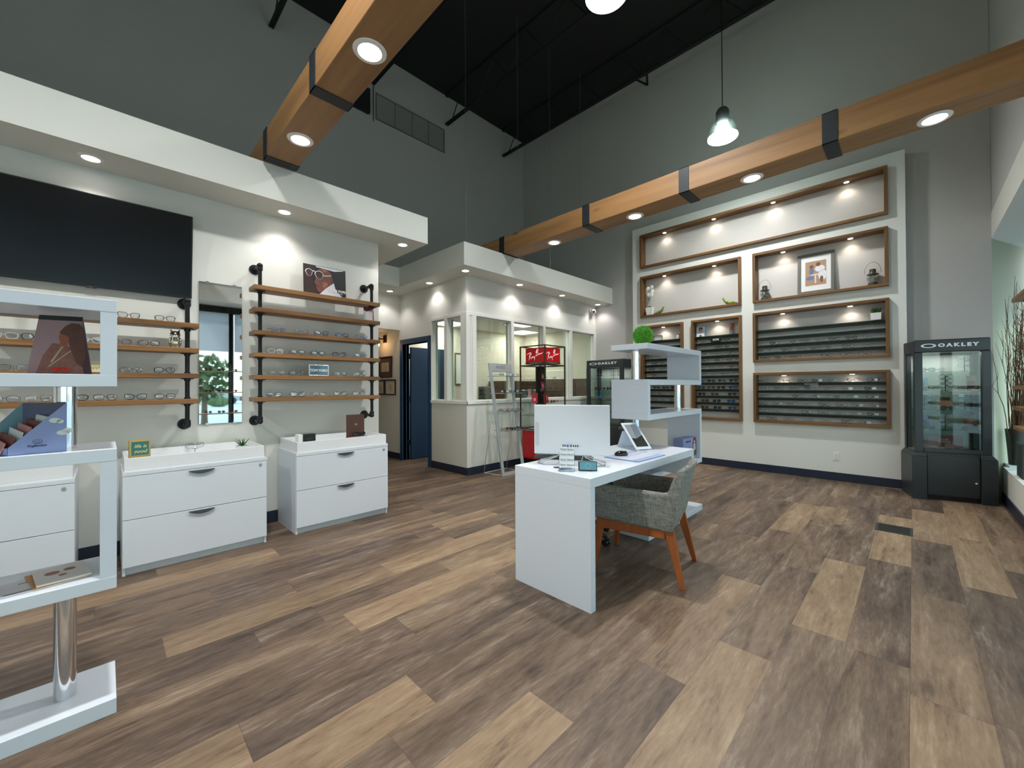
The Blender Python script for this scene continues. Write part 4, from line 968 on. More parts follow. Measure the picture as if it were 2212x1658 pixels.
# things on the foreground unit
t = thing('tent_card', 'tented fashion card of a long-haired woman on the foreground shelf unit', 'display card', (-.225, 2.56, 1.41)); 
def tent(t, w, h, d, bgm, edge):
    s = d / 2; a = .004
    for sg, nm in ((-1, 'front_panel'), (1, 'back_panel')):
        B().hexa([(0, sg * s - a, 0), (w, sg * s - a, 0), (w, sg * s + a, 0), (0, sg * s + a, 0), (0, -a, h), (w, -a, h), (w, a, h), (0, a, h)]).out(nm, bgm, t)
TBG = M('mauve print', (158, 126, 128), .5, var=.12, scale=9)
H_, W_, D_ = .232, .132, .16
t.location = (-.190, 2.56, 1.411); t.rotation_euler = (0, 0, R(-18))
tent(t, W_, H_, D_, TBG, None)
sl = math.atan2(D_ / 2, H_)
pic = bpy.data.objects.new('front_print', B().box(0, W_, -.0012, 0, 0, H_ * 1.02).out('x', TBG).data); bpy.data.objects.remove(bpy.data.objects['x']); C.objects.link(pic); pic.parent = t; pic.location = (0, -D_ / 2 - .0045, 0); pic.rotation_euler = (-sl, 0, 0)
HB, SKB = M('print dark hair', (96, 62, 52), .5, var=.3, scale=30), M('print tanned skin', (150, 84, 62), .5)
flat('printed_band', M('print dark green', (40, 44, 42), .5), pic, ('p', [(0, .24), (W_, .24), (W_, .26), (0, .26)]), y=-.0018)
flat('printed_dress', M('print russet lace', (132, 88, 76), .5, var=.4, scale=60), pic, ('p', [(.025, 0), (.035, .08), (.055, .135), (.09, .13), (.14, .10), (.165, 0)]), y=-.0018)
flat('printed_face', SKB, pic, ('p', [(.072, .18), (.070, .16), (.078, .14), (.072, .12), (.095, .11), (.105, .15), (.10, .18)]), y=-.0024)
flat('printed_hair', HB, pic, ('p', [(.082, .21), (.10, .228), (.125, .226), (.14, .205), (.142, .17), (.155, .12), (.162, .07), (.155, .03), (.135, .05), (.12, .09), (.105, .13), (.10, .165), (.075, .178), (.07, .185)]), y=-.0030)
flat('printed_strap', M('print beige', (176, 156, 132), .5), pic, ('p', [(.055, .03), (.06, .03), (.115, .10), (.112, .103)]), ('p', [(.06, .05), (.066, .05), (.09, .12), (.084, .12)]), y=-.0034)
text('eco', .036, M('print red', (206, 44, 40), .4), pic, (.095, -.0040, .022), bold=.001)
# brochure box
LAV = M('lavender print', (132, 146, 190), .5, var=.06, scale=12)
t = thing('brochure_box', 'lavender cardboard brochure box on the foreground shelf unit', 'brochure box', (-.255, 2.405, 1.101), 10)
w, d, h = .150, .13, .195
def quadslab(p, name, mat, nrm, th=.003):
    d_ = Vector(nrm) * th; n = len(p); vs = [Vector(q) for q in p] + [Vector(q) + d_ for q in p]
    return B().add(vs, [tuple(range(n)), tuple(range(2 * n - 1, n - 1, -1))] + [(i, n + i, n + (i + 1) % n, (i + 1) % n) for i in range(n)]).out(name, mat, t)
quadslab([(0, 0, 0), (w, 0, 0), (w, 0, h), (0, 0, .028)], 'side_panel', LAV, (0, 1, 0))
SLP = M('slate print', (84, 90, 112), .5); qx, qy = .045, .115
quadslab([(w - .01, .004, .003), (qx, qy, .003), (qx, qy, h), (w - .004, .004, h)], 'header_panel', SLP, (.6, .8, 0))
quadslab([(qx, qy, .003), (-.05, .10, .003), (-.05, .10, .07), (qx, qy, h)], 'far_panel', M('teal print', (96, 128, 140), .5), (0, 1, 0))
quadslab([(0, .003, 0), (w - .02, .003, 0), (qx, qy, 0), (-.05, .10, 0)], 'base_panel', LAV, (0, 0, 1)); quadslab([(-.001, .002, .003), (-.05, .10, .003), (-.05, .10, .028), (-.001, .002, .028)], 'front_lip', LAV, (-.89, -.45, 0))
flat('printed_cloud', M('cloud print', (206, 210, 206), .6), t, ('d', .118, .125, .016, .010), ('d', .132, .12, .010, .008), ('d', .14, .075, .018, .010), ('d', .152, .082, .014, .010), y=-.0008)
INK = M('dark blue ink', (52, 58, 92), .5)
b = B().tube([(.073 + .012 * math.cos(a), -.0005, .046 + .008 * math.sin(a)) for a in [i * PI / 8 for i in range(16)]], .0008, 4, closed=True); b.tube([(.073 + .006 * math.cos(a), -.0005, .045 + .004 * math.sin(a)) for a in [i * PI / 6 for i in range(12)]], .0007, 4, closed=True); b.out('logo_ring', INK, t)
text('FogBlocker', .011, INK, t, (.073, -.0008, .030), bold=.0003)
for k in range(6):
    x = -.032 + k * .021
    o = B().hexa([(x + .012, .012, .004), (x + .015, .012, .004), (x - .01, .088, .004), (x - .013, .088, .004), (x + .026, .012, .045 + k * .019), (x + .029, .012, .045 + k * .019), (x + .004, .088, .070 + k * .016), (x + .001, .088, .070 + k * .016)])
    o = o.xf(Matrix.Translation((-.255, 2.405, 1.101)) @ Matrix.Rotation(R(10), 4, 'Z')).out('brochure', M(['rose brochure', 'russet brochure', 'white brochure'][k % 3], [(186, 128, 126), (120, 62, 50), (216, 216, 216)][k % 3], .5))
    tag(o, ['rose', 'russet', 'white', 'rose', 'russet', 'white'][k] + ' brochure leaning in the lavender box, ' + ORD[k] + ' from its low lip', 'brochure', 'brochures in the lavender box')
# magazines and plastic sleeve
def mag(name, label, x, y, z, rz, w, d, h, mat, cover):
    t = thing(name, label, 'magazine', (x, y, z), rz)
    B().box(0, w, 0, d, 0, h * .8).out('pages', M('page edges', (214, 204, 186), .7), t, bevel=.001); B().box(-.001, w + .001, -.001, d + .001, h * .8, h).out('cover', cover, t)
    return t
mag('magazine', 'brown-edged magazine lying lowest on the foreground unit', -.19, 2.415, .571, 12, .15, .20, .006, None, M('tan cover', (176, 120, 66), .5))
t = mag('magazine', 'glossy magazine with wheel pictures on top of the foreground unit pile', -.185, 2.42, .578, 8, .15, .20, .007, None, M('pale glossy cover', (206, 204, 200), .25))
b = B(); 
for x, y, r in ((.05, .12, .022), (.10, .13, .018), (.075, .07, .012)): b.cyl((x, y, .0071), (x, y, .0078), r, n=14)
b.out('printed_disc', M('print copper', (140, 92, 72), .4), t)
t = thing('plastic_sleeve', 'grey flyer in a clear sleeve beside the magazines', 'flyer', (-.275, 2.41, .571), 8)
B().box(0, .12, 0, .17, 0, .0015).out('sheet', M('pale grey print', (196, 198, 204), .3), t); B().box(.01, .095, .02, .028, .0016, .0022).box(.05, .08, .12, .126, .0016, .0022).out('printed_line', M('grey ink', (84, 84, 86), .5), t)
# things on the desk-side unit
t = thing('grass_ball', 'bright green artificial grass ball on top of the desk shelf unit', 'grass ball', (3.565, 1.80, 1.731))
GB = M('bright artificial grass', (88, 170, 28), .7, var=.35, scale=40)
B().ball((0, 0, .092), .085, 20, 14).out('core', M('grass ball core', (50, 110, 20), .8), t, smooth='all')
b = B(); rnd = random.Random(21)
for _ in range(2600):
    u = Vector((rnd.gauss(0, 1), rnd.gauss(0, 1), rnd.gauss(0, 1))).normalized(); v = (u + Vector((rnd.gauss(0, .35), rnd.gauss(0, .35), rnd.gauss(0, .35)))).normalized(); s = u.cross(v); s = s.normalized() * .0022 if s.length > .01 else Vector((.002, 0, 0))
    p = Vector((0, 0, .092)) + u * .083
    if p.z < .012: continue
    q = p + v * .018
    if q.z < .001: q.z = .001
    b.add([p - s, p + s, q], [(0, 1, 2)])
b.out('grass_blades', GB, t)
t = thing('countertop_box', 'lavender box printed with a masked woman on the lower board of the desk shelf unit', 'display box', (4.235, 1.70, .571), -4)
B().box(0, .30, 0, .11, 0, .225).out('box_body', LAV, t, bevel=.002); text('FogBlocker', .026, INK, t, (.11, -.001, .19), bold=.0005)
flat('printed_glow', M('pink print', (190, 150, 196), .5), t, ('p', [(.17, .0), (.2, .0), (.215, .224), (.185, .224)]), y=-.0008)
flat('printed_hair', HB, t, ('p', [(.20, .03), (.205, .17), (.235, .222), (.285, .222), (.299, .16), (.299, .03)]), y=-.0016); flat('printed_face', M('print fair skin', (206, 178, 196), .5), t, ('d', .25, .145, .026, .05), y=-.0022)
flat('printed_mask', M('print mask blue', (150, 190, 214), .5), t, ('d', .25, .115, .03, .032), y=-.0028)
b = B(); 
for s in (-1, 1): b.tube([(.25 + s * .012 + .011 * math.cos(a), -.0034, .165 + .008 * math.sin(a)) for a in [i * PI / 5 for i in range(10)]], .0012, 4, closed=True)
b.out('printed_glasses', INK, t)
t = thing('price_card', 'small white card on the lower board of the desk shelf unit', 'card', (3.72, 1.70, .5715), -4); B().box(0, .085, 0, .003, 0, .055).out('card_panel', PAPER, t); B().box(0, .085, .003, .03, 0, .002).out('foot', PAPER, t)

# ------------------------------------------------------------------ desk and what stands on it
dx, dy = 2.033, 1.366
t = thing('office_desk', 'white waterfall desk in the middle of the shop floor', 'desk', (dx, dy, 0)); W, D = 1.60, .625
B().box(0, W, 0, D, .742, .80).out('desk_top', LAM, t, bevel=.0015); B().box(0, .05, 0, D, 0, .7415).out('leg_panel', LAM, t, bevel=.0015)
B().box(W - .05, W, 0, D, .572, .7415).out('leg_panel', LAM, t, bevel=.0015)
B().cyl((.136, .357, .8002), (.136, .357, .8016), .027, n=22).out('cable_grommet', M('dark grommet', (46, 40, 36), .5), t)
Z = .8012
# all-in-one computer seen from behind
u = Vector((.495, -.868, 0)); t = thing('desktop_computer', 'white all-in-one computer seen from behind on the desk', 'computer', (2.36, 1.744, Z), math.degrees(math.atan2(u.y, u.x)))
WG = M('computer shell white', (216, 220, 226), .35)
B().box(-.27, .27, -.012, .022, .060, .416).out('shell', WG, t, bevel=.006, seg=3); B().box(-.262, .262, .022, .0235, .068, .408).out('screen', M('dark screen glass', (8, 8, 10), .22, spec=.35), t)
B().box(-.262, -.232, -.0126, -.0121, .12, .29).out('side_plate', M('shell seam', (196, 200, 206), .4), t)
for i, x in enumerate((-.058, -.044, .018, .032, .046)): B().box(x - .0035, x + .0035, -.0135, -.0118, .118, .132).out('port', BLACK, t)
B().cyl((.065, -.0118, .125), (.065, -.013, .125), .0025, n=8).out('port', BLACK, t)
BLU = M('blue cable', (24, 84, 200), .4); GRC = M('grey cable', (84, 84, 80), .4)
B().tube([(-.024, -.013, .13), (-.024, -.035, .125), (-.026, -.045, .10), (-.022, -.03, .04), (-.02, .0, .008)], [.0055, .0055, .003, .003, .003], 7).out('usb_cable', BLU, t, smooth='all'); B().tube([(0, -.013, .13), (0, -.035, .125), (-.002, -.045, .10), (.0, -.03, .04), (.01, .0, .008)], [.0055, .0055, .003, .003, .003], 7).out('usb_cable', GRC, t, smooth='all')
for s in (-1, 1):
    x = s * .075
    B().tube([(x, .0, .07), (x + s * .03, -.02, .045), (x + s * .145, -.055, .006), (x + s * .16, -.05, .004), (x + s * .16, .075, .004), (x + s * .145, .082, .006), (x + s * .03, .03, .045), (x, .012, .07)], .004, 8).out('wire_foot', SILVER, t, smooth='all')
    B().tube([(x + s * .01, .0, .07), (x - s * .0, -.05, .02), (x + s * .02, -.10, .004), (x + s * .10, -.11, .004), (x + s * .16, -.05, .004)], .0035, 8).out('wire_foot', SILVER, t, smooth='all')
# business card holder
t = thing('card_holder', 'four-tier business card holder on the desk corner', 'card holder', (2.075, 1.632, Z), -54); AC = GL('acrylic sheet clear', (228, 234, 240), .18)
CI = M('card ink grey', (112, 118, 112), .6); CI2 = M('card ink amber', (150, 132, 96), .6)
for k in range(4):
    y = k * .022; z = k * .030
    B().box(-.002, .098, y - .003, y - .001, z, z + .022).out('tier_front', AC, t)
    cs_ = B().box(0, .096, y, y + .008, z + .001 + (.0 if k else 0), z + .056).out('business_card_stack', M('white card stock', (226, 230, 236), .5), t)
    text('V', .022, CI2, t, (.012, y - .0008, z + .042)); text('IVID', .0135, CI, t, (.031, y - .0008, z + .0405)); text('V', .022, CI2, t, (.055, y - .0008, z + .042)); text('ISION', .0135, CI, t, (.077, y - .0008, z + .0405))
b = B()
for k in range(3): b.box(.012, .08, -.0009, -.0002, .012 + k * .006, .0135 + k * .006)
b.out('printed_line', CI, t)
B().prism([(-.003, 0), (.069, 0), (.069, .118), (.066, .118)], 0, .0015, Matrix.Translation((.0995, 0, 0)) @ Matrix.Rotation(R(90), 4, 'Z')).prism([(-.003, 0), (.069, 0), (.069, .118), (.066, .118)], 0, .0015, Matrix.Translation((-.002, 0, 0)) @ Matrix.Rotation(R(90), 4, 'Z')).out('acrylic_side', AC, t)
# phone showing a clock
t = thing('smartphone', 'smartphone with light blue screen propped sideways on the desk', 'phone', (2.165, 1.545, Z + .003)); t.rotation_euler = (R(-22), 0, R(-52))
B().box(0, .120, 0, .008, 0, .062).out('case', BLACK, t, bevel=.003); B().box(.008, .115, -.0012, -.0001, .006, .057).out('screen', EM('phone screen', (120, 190, 205), .55), t)
b = B(); b.tube([(.062 + .017 * math.cos(a), -.0016, .031 + .017 * math.sin(a)) for a in [i * PI / 12 for i in range(24)]], .0007, 4, closed=True); b.out('clock_ring', EM('phone dial', (190, 225, 230), .7), t)
B().hexa([(.03, .008, .0), (.09, .008, .0), (.09, .03, .012), (.03, .03, .012), (.03, .008, .04), (.09, .008, .04), (.09, .014, .04), (.03, .014, .04)]).out('prop_stand', BLACK, t)
# keyboard, mouse, mat
t = thing('keyboard', 'black keyboard partly hidden behind the computer', 'keyboard', (2.36, 1.87, Z), math.degrees(math.atan2(u.y, u.x)))
kb = B().prism([(0, 0), (.13, 0), (.13, .008), (0, .024)], -.22, .22, Matrix.Translation((-.0, 0, 0)) @ Matrix.Rotation(R(90), 4, 'Z'))
kb.xf(Matrix.Translation((.03, .055, 0))).out('base', M('keyboard grey green', (62, 76, 74), .5), t, bevel=.003)
kk = B()
for r_ in range(4):
    for c_ in range(14): kk.box(-.18 + c_ * .030, -.155 + c_ * .030, .062 + r_ * .030, .086 + r_ * .030, .018 - r_ * .0035, .027 - r_ * .0035)
kk.out('key_field', BLACK, t)
t = thing('desk_pad', 'blue edged paper desk pad under the mouse', 'desk pad', (2.925, 1.548, Z - .0005), -2)
B().box(-.21, .21, -.145, .145, 0, .003).out('pad_base', M('pad blue', (84, 128, 190), .5), t); B().box(-.195, .195, -.13, .13, .003, .0036).out('paper_sheet', M('pad paper', (196, 202, 216), .5), t)
B().box(-.19, .19, -.118, -.085, .0036, .0041).box(-.19, .19, .10, .115, .0036, .0041).box(-.1, .0, .02, .03, .0036, .0041).box(.03, .13, .02, .03, .0036, .0041).out('printed_band', M('pad print', (150, 164, 204), .5), t)
t = thing('computer_mouse', 'black wireless mouse on the blue desk pad', 'mouse', (2.865, 1.635, Z + .0038), 52)
B().ball((0, 0, .010), .034, 18, 12, (.85, 1.6, .85)).xf(Matrix.Identity(4)).out('shell', M('glossy black', (26, 32, 30), .12), t, smooth='all')
for v in t.children[0].data.vertices: v.co.z = max(v.co.z, 0.)
B().cyl((-.004, -.036, .030), (.004, -.036, .030), .007, n=12).out('scroll_wheel', BLACK, t)
# tabletop mirror
t = thing('desk_mirror', 'white tilted tabletop mirror on the desk', 'table mirror', (3.155, 1.665, Z), -26)
LN = .085; HH = .30; WM = .16
o = B().box(0, WM, -.010, 0, 0, HH).out('frame', LAM, t, bevel=.002); o.location = (0, -.0, .009); o.rotation_euler = (R(-47), 0, 0)
B().box(.02, WM - .02, -.0118, -.0101, .025, HH - .025).out('mirror_glass', MIRROR, o)
o2 = B().box(0, WM, 0, .006, 0, .165).out('back_leg', LAM, t, bevel=.001); o2.location = (0, .265, .003); o2.rotation_euler = (R(28), 0, 0)
B().box(-.004, WM + .004, -.05, .02, 0, .004).out('foot', LAM, t, bevel=.001)

# ------------------------------------------------------------------ upholstered chair
TW = TWEED('grey tweed', (86, 84, 80), (166, 166, 160))
t = thing('upholstered_armchair', 'grey tweed armchair with teak legs pulled up to the desk', 'armchair', (2.89, 1.46, 0), 12.5)
def slab(b, p, q, th):     # thick vertical panel between two lines (bottom edge p0->p1, top q0->q1), offset to th
    b.hexa(p + q)
hw = .285
def rnd_panel(name, pts, th_dir, parent=t, bev=.022):
    n = len(pts); d = Vector(th_dir); vs = [Vector(p) for p in pts] + [Vector(p) + d for p in pts]
    b = B(); b.add(vs, [tuple(range(n)), tuple(range(2 * n - 1, n - 1, -1))] + [(i, n + i, n + (i + 1) % n, (i + 1) % n) for i in range(n)])
    return b.out(name, TW, parent, bevel=bev, seg=4, smooth=True)
for s in (-1, 1):
    x = s * hw
    pts = [(x * .93, .30, .375), (x * .93, -.25, .355), (x, -.285, .50), (x, -.30, .645), (x, -.25, .64), (x, -.20, .622), (x, .05, .625), (x, .325, .645)]
    rnd_panel('arm_rest', pts, (-s * .055, 0, 0))
bk = [(-hw * .93, -.235, .345), (hw * .93, -.235, .345), (hw * 1.0, -.305, .55), (hw * .99, -.375, .80), (hw * .86, -.392, .835), (-hw * .86, -.392, .835), (-hw * .99, -.375, .80), (-hw * 1.0, -.305, .55)]
b = B(); 
rows = [(-.225, .355, .93), (-.245, .42, .98), (-.268, .52, 1.0), (-.290, .61, 1.0), (-.312, .70, .98), (-.332, .775, .94), (-.340, .80, .87)]
cols = 9; vs = []
for (y, z, k) in rows:
    for i in range(cols):
        a = -1 + 2 * i / (cols - 1); vs.append((hw * k * a, y - .028 * (1 - a * a), z + (.012 * (1 - a * a) if z > .79 else 0)))
th = [(.075, .0), (.075, 0), (.075, 0), (.072, 0), (.065, .0), (.055, -.003), (.04, -.010)]
m = len(vs); vs2 = []
for r_, (y, z, k) in enumerate(rows):
    for i in range(cols):
        v = vs[r_ * cols + i]; vs2.append((v[0] * .99, v[1] + th[r_][0], v[2] + th[r_][1]))
fs = []
nr = len(rows)
for r_ in range(nr - 1):
    for i in range(cols - 1):
        a = r_ * cols + i; fs += [(a, a + 1, a + cols + 1, a + cols), (m + a, m + a + cols, m + a + cols + 1, m + a + 1)]
for i in range(cols - 1): fs += [(i + 1, i, m + i, m + i + 1), ((nr - 1) * cols + i, (nr - 1) * cols + i + 1, m + (nr - 1) * cols + i + 1, m + (nr - 1) * cols + i)]
for r_ in range(nr - 1):
    a = r_ * cols; fs.append((a, a + cols, m + a + cols, m + a)); a += cols - 1; fs.append((a + cols, a, m + a, m + a + cols))
b.add(vs + vs2, fs); b.out('backrest', TW, t, bevel=.018, seg=3, smooth=True)
B().box(-hw * .78, hw * .78, -.20, .30, .375, .475).out('seat', TW, t, bevel=.03, seg=4, smooth=True)
for s in (-1, 1): B().box(s * .235 - .014, s * .235 + .014, -.20, .26, .305, .372).out('side_rail', W_LEG, t, bevel=.003)
B().box(-.235, .235, -.215, -.19, .305, .355).box(-.235, .235, .245, .27, .305, .372).out('cross_rail', W_LEG, t, bevel=.003)
for s in (-1, 1):
    for f_, yb_, yt in ((1, .305, .255), (-1, -.315, -.225)):
        xb, xt, a, c = s * .262, s * .225, .013, .024
        yt_ = yt; B().hexa([(xb - a, yb_ - a * 1.2, 0), (xb + a, yb_ - a * 1.2, 0), (xb + a, yb_ + a * 1.2, 0), (xb - a, yb_ + a * 1.2, 0), (xt - c * .7, yt_ - c * 1.3, .37), (xt + c * .7, yt_ - c * 1.3, .37), (xt + c * .7, yt_ + c * 1.3, .37), (xt - c * .7, yt_ + c * 1.3, .37)]).out('leg', W_LEG, t, bevel=.003)

# ------------------------------------------------------------------ office chair behind the desk
t = thing('office_chair', 'black five-star office chair mostly hidden behind the desk', 'office chair', (3.02, 2.17, 0), -15)
b = B()
B().cyl((0, 0, .10), (0, 0, .42), .028, n=16).cyl((0, 0, .07), (0, 0, .13), .045, n=16).out('gas_post', BLACK, t)
for k in range(5):
    a = R(-79 + 72 * k); c, s = math.cos(a), math.sin(a)
    B().tube([(c * .03, s * .03, .105), (c * .18, s * .18, .098), (c * .31, s * .31, .075)], [.028, .023, .017], 8).out('base_arm', BLACK, t, smooth='all')
    o = B().cyl((c * .31, s * .31, .075), (c * .31, s * .31, .05), .014, n=8)
    n_ = Vector((-s, c, 0))
    for q in (-1, 1): o.cyl(Vector((c * .31, s * .31, .027)) + n_ * q * .006, Vector((c * .31, s * .31, .027)) + n_ * q * .024, .0265, n=16)
    o.out('caster', BLACK, t, smooth=True)
FB = M('black mesh fabric', (24, 25, 27), .8)
B().box(-.24, .24, -.23, .24, .43, .51).out('seat', FB, t, bevel=.03, seg=3, smooth=True)
B().hexa([(-.21, .25, .56), (.21, .25, .56), (.21, .29, .56), (-.21, .29, .56), (-.20, .33, 1.0), (.20, .33, 1.0), (.20, .36, 1.0), (-.20, .36, 1.0)]).out('backrest', FB, t, bevel=.015, seg=3, smooth=True)
B().tube([(0, .1, .43), (0, .3, .45), (0, .33, .60)], .02, 8).out('back_stem', BLACK, t, smooth='all')
for s in (-1, 1): B().tube([(s * .2, 0, .45), (s * .29, 0, .47), (s * .29, 0, .64)], .014, 8).box(s * .29 - .04, s * .29 + .04, -.12, .12, .64, .665).out('armrest', BLACK, t, smooth=True)

# ------------------------------------------------------------------ leaning silver rack (four glass shelves)
t = thing('leaning_display_rack', 'leaning silver eyewear rack with four glass trays before the office window', 'display rack', (4.21, 4.395, 0)); lean = math.atan2(.30, 1.72); LH = 1.746; Wd = .495
fr = B(); a = .052
fr.box(0, a, -.012, .012, 0, LH); fr.box(Wd - a, Wd, -.012, .012, 0, LH); fr.box(a, Wd - a, -.012, .012, LH - .135, LH); fr.box(a, Wd - a, -.012, .012, 0, .05)
o = fr.out('frame', SILVER, t, bevel=.002); o.rotation_euler = (-lean, 0, 0)
text('MODO', .062, M('rack ink', (96, 104, 106), .5), o, (Wd / 2, -.0125, LH - .065))
RX = [1.515, 1.252, .966, .676]
WW = M('white wire', (222, 224, 222), .4)
for s_, x in ((0, .01), (1, Wd - .01)): B().tube([(x, .19, 1.05), (x - .0, .215, 1.03), (x - .03 + s_ * .02, .39, .012), (x - .03 + s_ * .02, .385, .006), (x + .02, .02, .006)], .005, 6).out('back_leg_wire', WW, t, smooth='all')
B().tube([(-.02, .385, .006), (Wd - .02, .385, .006)], .005, 6).out('cross_wire', WW, t)
for z in RX:
    yy = z * math.tan(lean)
    o = B().hexa([(.05, yy - .235, z - .028), (Wd - .05, yy - .235, z - .028), (Wd - .05, yy + .04, z), (.05, yy + .04, z), (.05, yy - .235, z - .020), (Wd - .05, yy - .235, z - .020), (Wd - .05, yy + .04, z + .008), (.05, yy + .04, z + .008)])
    o = B().box(.052, Wd + .03, yy - .20, yy + .02, z, z + .008).out('glass_tray', GLASSE, t)
    B().box(.048, .056, yy - .22, yy + .10, z - .006, z + .004).box(Wd - .056, Wd - .048, yy - .22, yy + .10, z - .006, z + .004).out('tray_bracket', SILVER, t)
RS = [[('rect', 'silver'), ('square', 'crystal'), ('rect', 'gunmetal')], [('rect', 'red'), ('rect', 'gunmetal'), ('cat', 'black'), ('rect', 'silver')], [('rect', 'red'), ('square', 'rose'), ('cat', 'black'), ('rect', 'gunmetal')], [('rect', 'red'), ('square', 'black'), ('rect', 'black'), ('cat', 'black')]]
for i, z in enumerate(RX):
    yy = z * math.tan(lean)
    for j in range(8):
        st = RS[i][j % len(RS[i])]; cx, cy = j % 4, j // 4
        put_glasses(4.21 + .105 + cx * .112, 4.395 + yy - .155 + cy * .105, z + .0095, random.uniform(-12, 12), st[0], st[1], 'dark' if (i == 3 and j % 2) else 'clear', 'on the %s rack tray, %s row, %s from left' % (['top', 'second', 'third', 'lowest'][i], ['front', 'back'][cy], ORD[cx]), 'eyewear on the leaning silver rack', folded=True, s=.8)

# ------------------------------------------------------------------ bronze tower with red signs
BZ = M('dark bronze frame', (74, 64, 50), .35, .6); REDM = M('brand red lacquer', (190, 14, 24), .25)
t = thing('bronze_display_tower', 'bronze framed glass display tower with red script signs on top', 'display tower', (4.95, 4.165, 0), 1.5); S = .53; HT = 2.026
f = B(); r_ = .0095
for x in (0, S):
    for y in (0, S): f.box(x - r_, x + r_, y - r_, y + r_, .05, HT)
f.out('corner_post', BZ, t, bevel=.001) if False else None
for x in (0, S):
    for y in (0, S): B().box(x - r_, x + r_, y - r_, y + r_, .64, HT).out('corner_post', BZ, t, bevel=.001)
for z in (HT - r_, 1.70, .648):
    b = B()
    for y in (0, S): b.box(r_, S - r_, y - r_, y + r_, z - r_, z + r_)
    for x in (0, S): b.box(x - r_, x + r_, r_, S - r_, z - r_, z + r_)
    b.out('frame_ring', BZ, t)
sb = thing  # sign cube near the front corner
sg = B().box(.02, S - .10, .02, S - .10, 1.755, 1.985).out('sign_cube', REDM, t, bevel=.002)
B().box(.019, S - .099, .019, S - .099, 1.722, 1.755).out('sign_band', M('sign band', (60, 50, 42), .4), t)
WS = EM('lit white script', (255, 240, 236), .9)
def script(parent, loc, rz, w, h):
    st = [[(0, .56), (.08, .66), (.20, .71), (.27, .64), (.24, .52), (.13, .44)], [(.19, .70), (.15, .40), (.11, .06)], [(.13, .44), (.20, .26), (.28, .14)],
          [(.36, .35), (.31, .36), (.285, .28), (.32, .22), (.36, .34), (.37, .24), (.41, .26)], [(.42, .37), (.425, .28), (.46, .27), (.49, .38), (.475, .15), (.455, .02)], [(.515, .41), (.53, .42)],
          [(.64, .92), (.60, .62), (.57, .36)], [(.56, .66), (.62, .93), (.69, .99), (.71, .88), (.66, .74), (.61, .68), (.69, .66), (.70, .54), (.64, .43), (.57, .38)],
          [(.80, .57), (.74, .57), (.735, .48), (.78, .50), (.80, .58), (.81, .50)], [(.84, .61), (.845, .51), (.88, .61), (.905, .60), (.915, .53), (.95, .60), (1, .67)]]
    b = B()
    for s in st: b.tube([((x - .5) * w, 0, (z - .5) * h) for x, z in s], [.0042] + [.0034] * (len(s) - 2) + [.002], 5)
    for i, v in enumerate(b.v): b.v[i] = (v[0], v[1] * .3, v[2])
    b.xf(Matrix.Translation(loc) @ Matrix.Rotation(R(rz), 4, 'Z')); return b.out('script_lettering', WS, parent, smooth='all')
script(t, (S / 2 - .04, .019, 1.872), 0, .33, .19); script(t, (.019, S / 2 - .04, 1.872), -90, .33, .19)
DB = M('band ink', (150, 140, 126), .5); text('GENUINE SINCE 1937', .026, DB, t, (S / 2 - .04, .0182, 1.738)); text('GENUINE SINCE 1937', .026, DB, t, (.0182, S / 2 - .04, 1.738), rz=-90)
for z in (1.468, 1.272, 1.075, .87): B().box(.004, S - .004, .004, S - .004, z - .004, z + .002).out('glass_shelf', GLASSE, t)
B().box(.17, .36, .30, .34, .66, 1.69).out('centre_panel', M('bronze panel', (52, 44, 36), .4, .4), t)
B().box(.26, .275, .01, .30, .66, 1.69).out('mirror_fin', MIRROR, t) if False else None
B().box(.008, S - .008, .008, S - .008, .625, .64).out('floor_panel', M('tower floor white', (220, 222, 220), .4), t)
bd = B().box(.02, S - .02, .04, S - .02, .16, .622).out('base_cabinet', REDM, t, bevel=.004)
B().box(.06, S - .06, .08, S - .06, .0, .16).out('plinth', BLACK, t)
B().box(.015, .02, .10, .22, .49, .50).out('door_handle', CHROME, bd)
for (x, y, z, k, c, l, wv) in ((.12, .06, 1.471, 'rect', 'gold', 'clear', 'the top glass shelf'), (.30, .06, 1.471, 'aviator', 'gold', 'clear', 'the top glass shelf, right'), (.38, .08, 1.471, 'round', 'gold', 'clear', 'the top glass shelf, rear right'),
                               (.10, .12, 1.275, 'square', 'black', 'dark', 'the second glass shelf'), (.20, .10, 1.078, 'rect', 'red', 'clear', 'the third glass shelf'), (.33, .10, 1.078, 'rect', 'red', 'brownlens', 'the third glass shelf, middle'), (.44, .12, 1.078, 'round', 'tortoise', 'clear', 'the third glass shelf, right')):
    p = Matrix.Translation((4.95, 4.165, 0)) @ Matrix.Rotation(R(1.5), 4, 'Z') @ Vector((x, y, z))
    put_glasses(p.x, p.y, p.z + .001, random.uniform(-35, 10), k, c, l, 'on %s of the bronze tower' % wv, 'eyewear in the bronze tower', folded=True)
card('brand_card', 'dark fashion card on the top glass shelf of the bronze tower', (5.06, 4.33, 1.472), 6, .08, .17, (60, 46, 40), [('printed_glow', (206, 150, 110), [('p', [(.02, .02), (.06, .02), (.05, .09), (.02, .08)])])])
card('brand_card', 'magenta fashion card on the second glass shelf of the bronze tower', (5.06, 4.33, 1.276), 6, .085, .165, (150, 24, 60), [('printed_glow', (226, 110, 150), [('d', .045, .09, .022, .03), ('d', .04, .04, .015, .015)])])
card('brand_card', 'red printed card on the third glass shelf of the bronze tower', (5.13, 4.34, 1.079), 2, .12, .15, (186, 44, 44), [('printed_script', (236, 190, 186), [('p', [(.02, .09), (.1, .1), (.1, .108), (.02, .1)]), ('p', [(.03, .06), (.09, .062), (.09, .07), (.03, .07)])])])
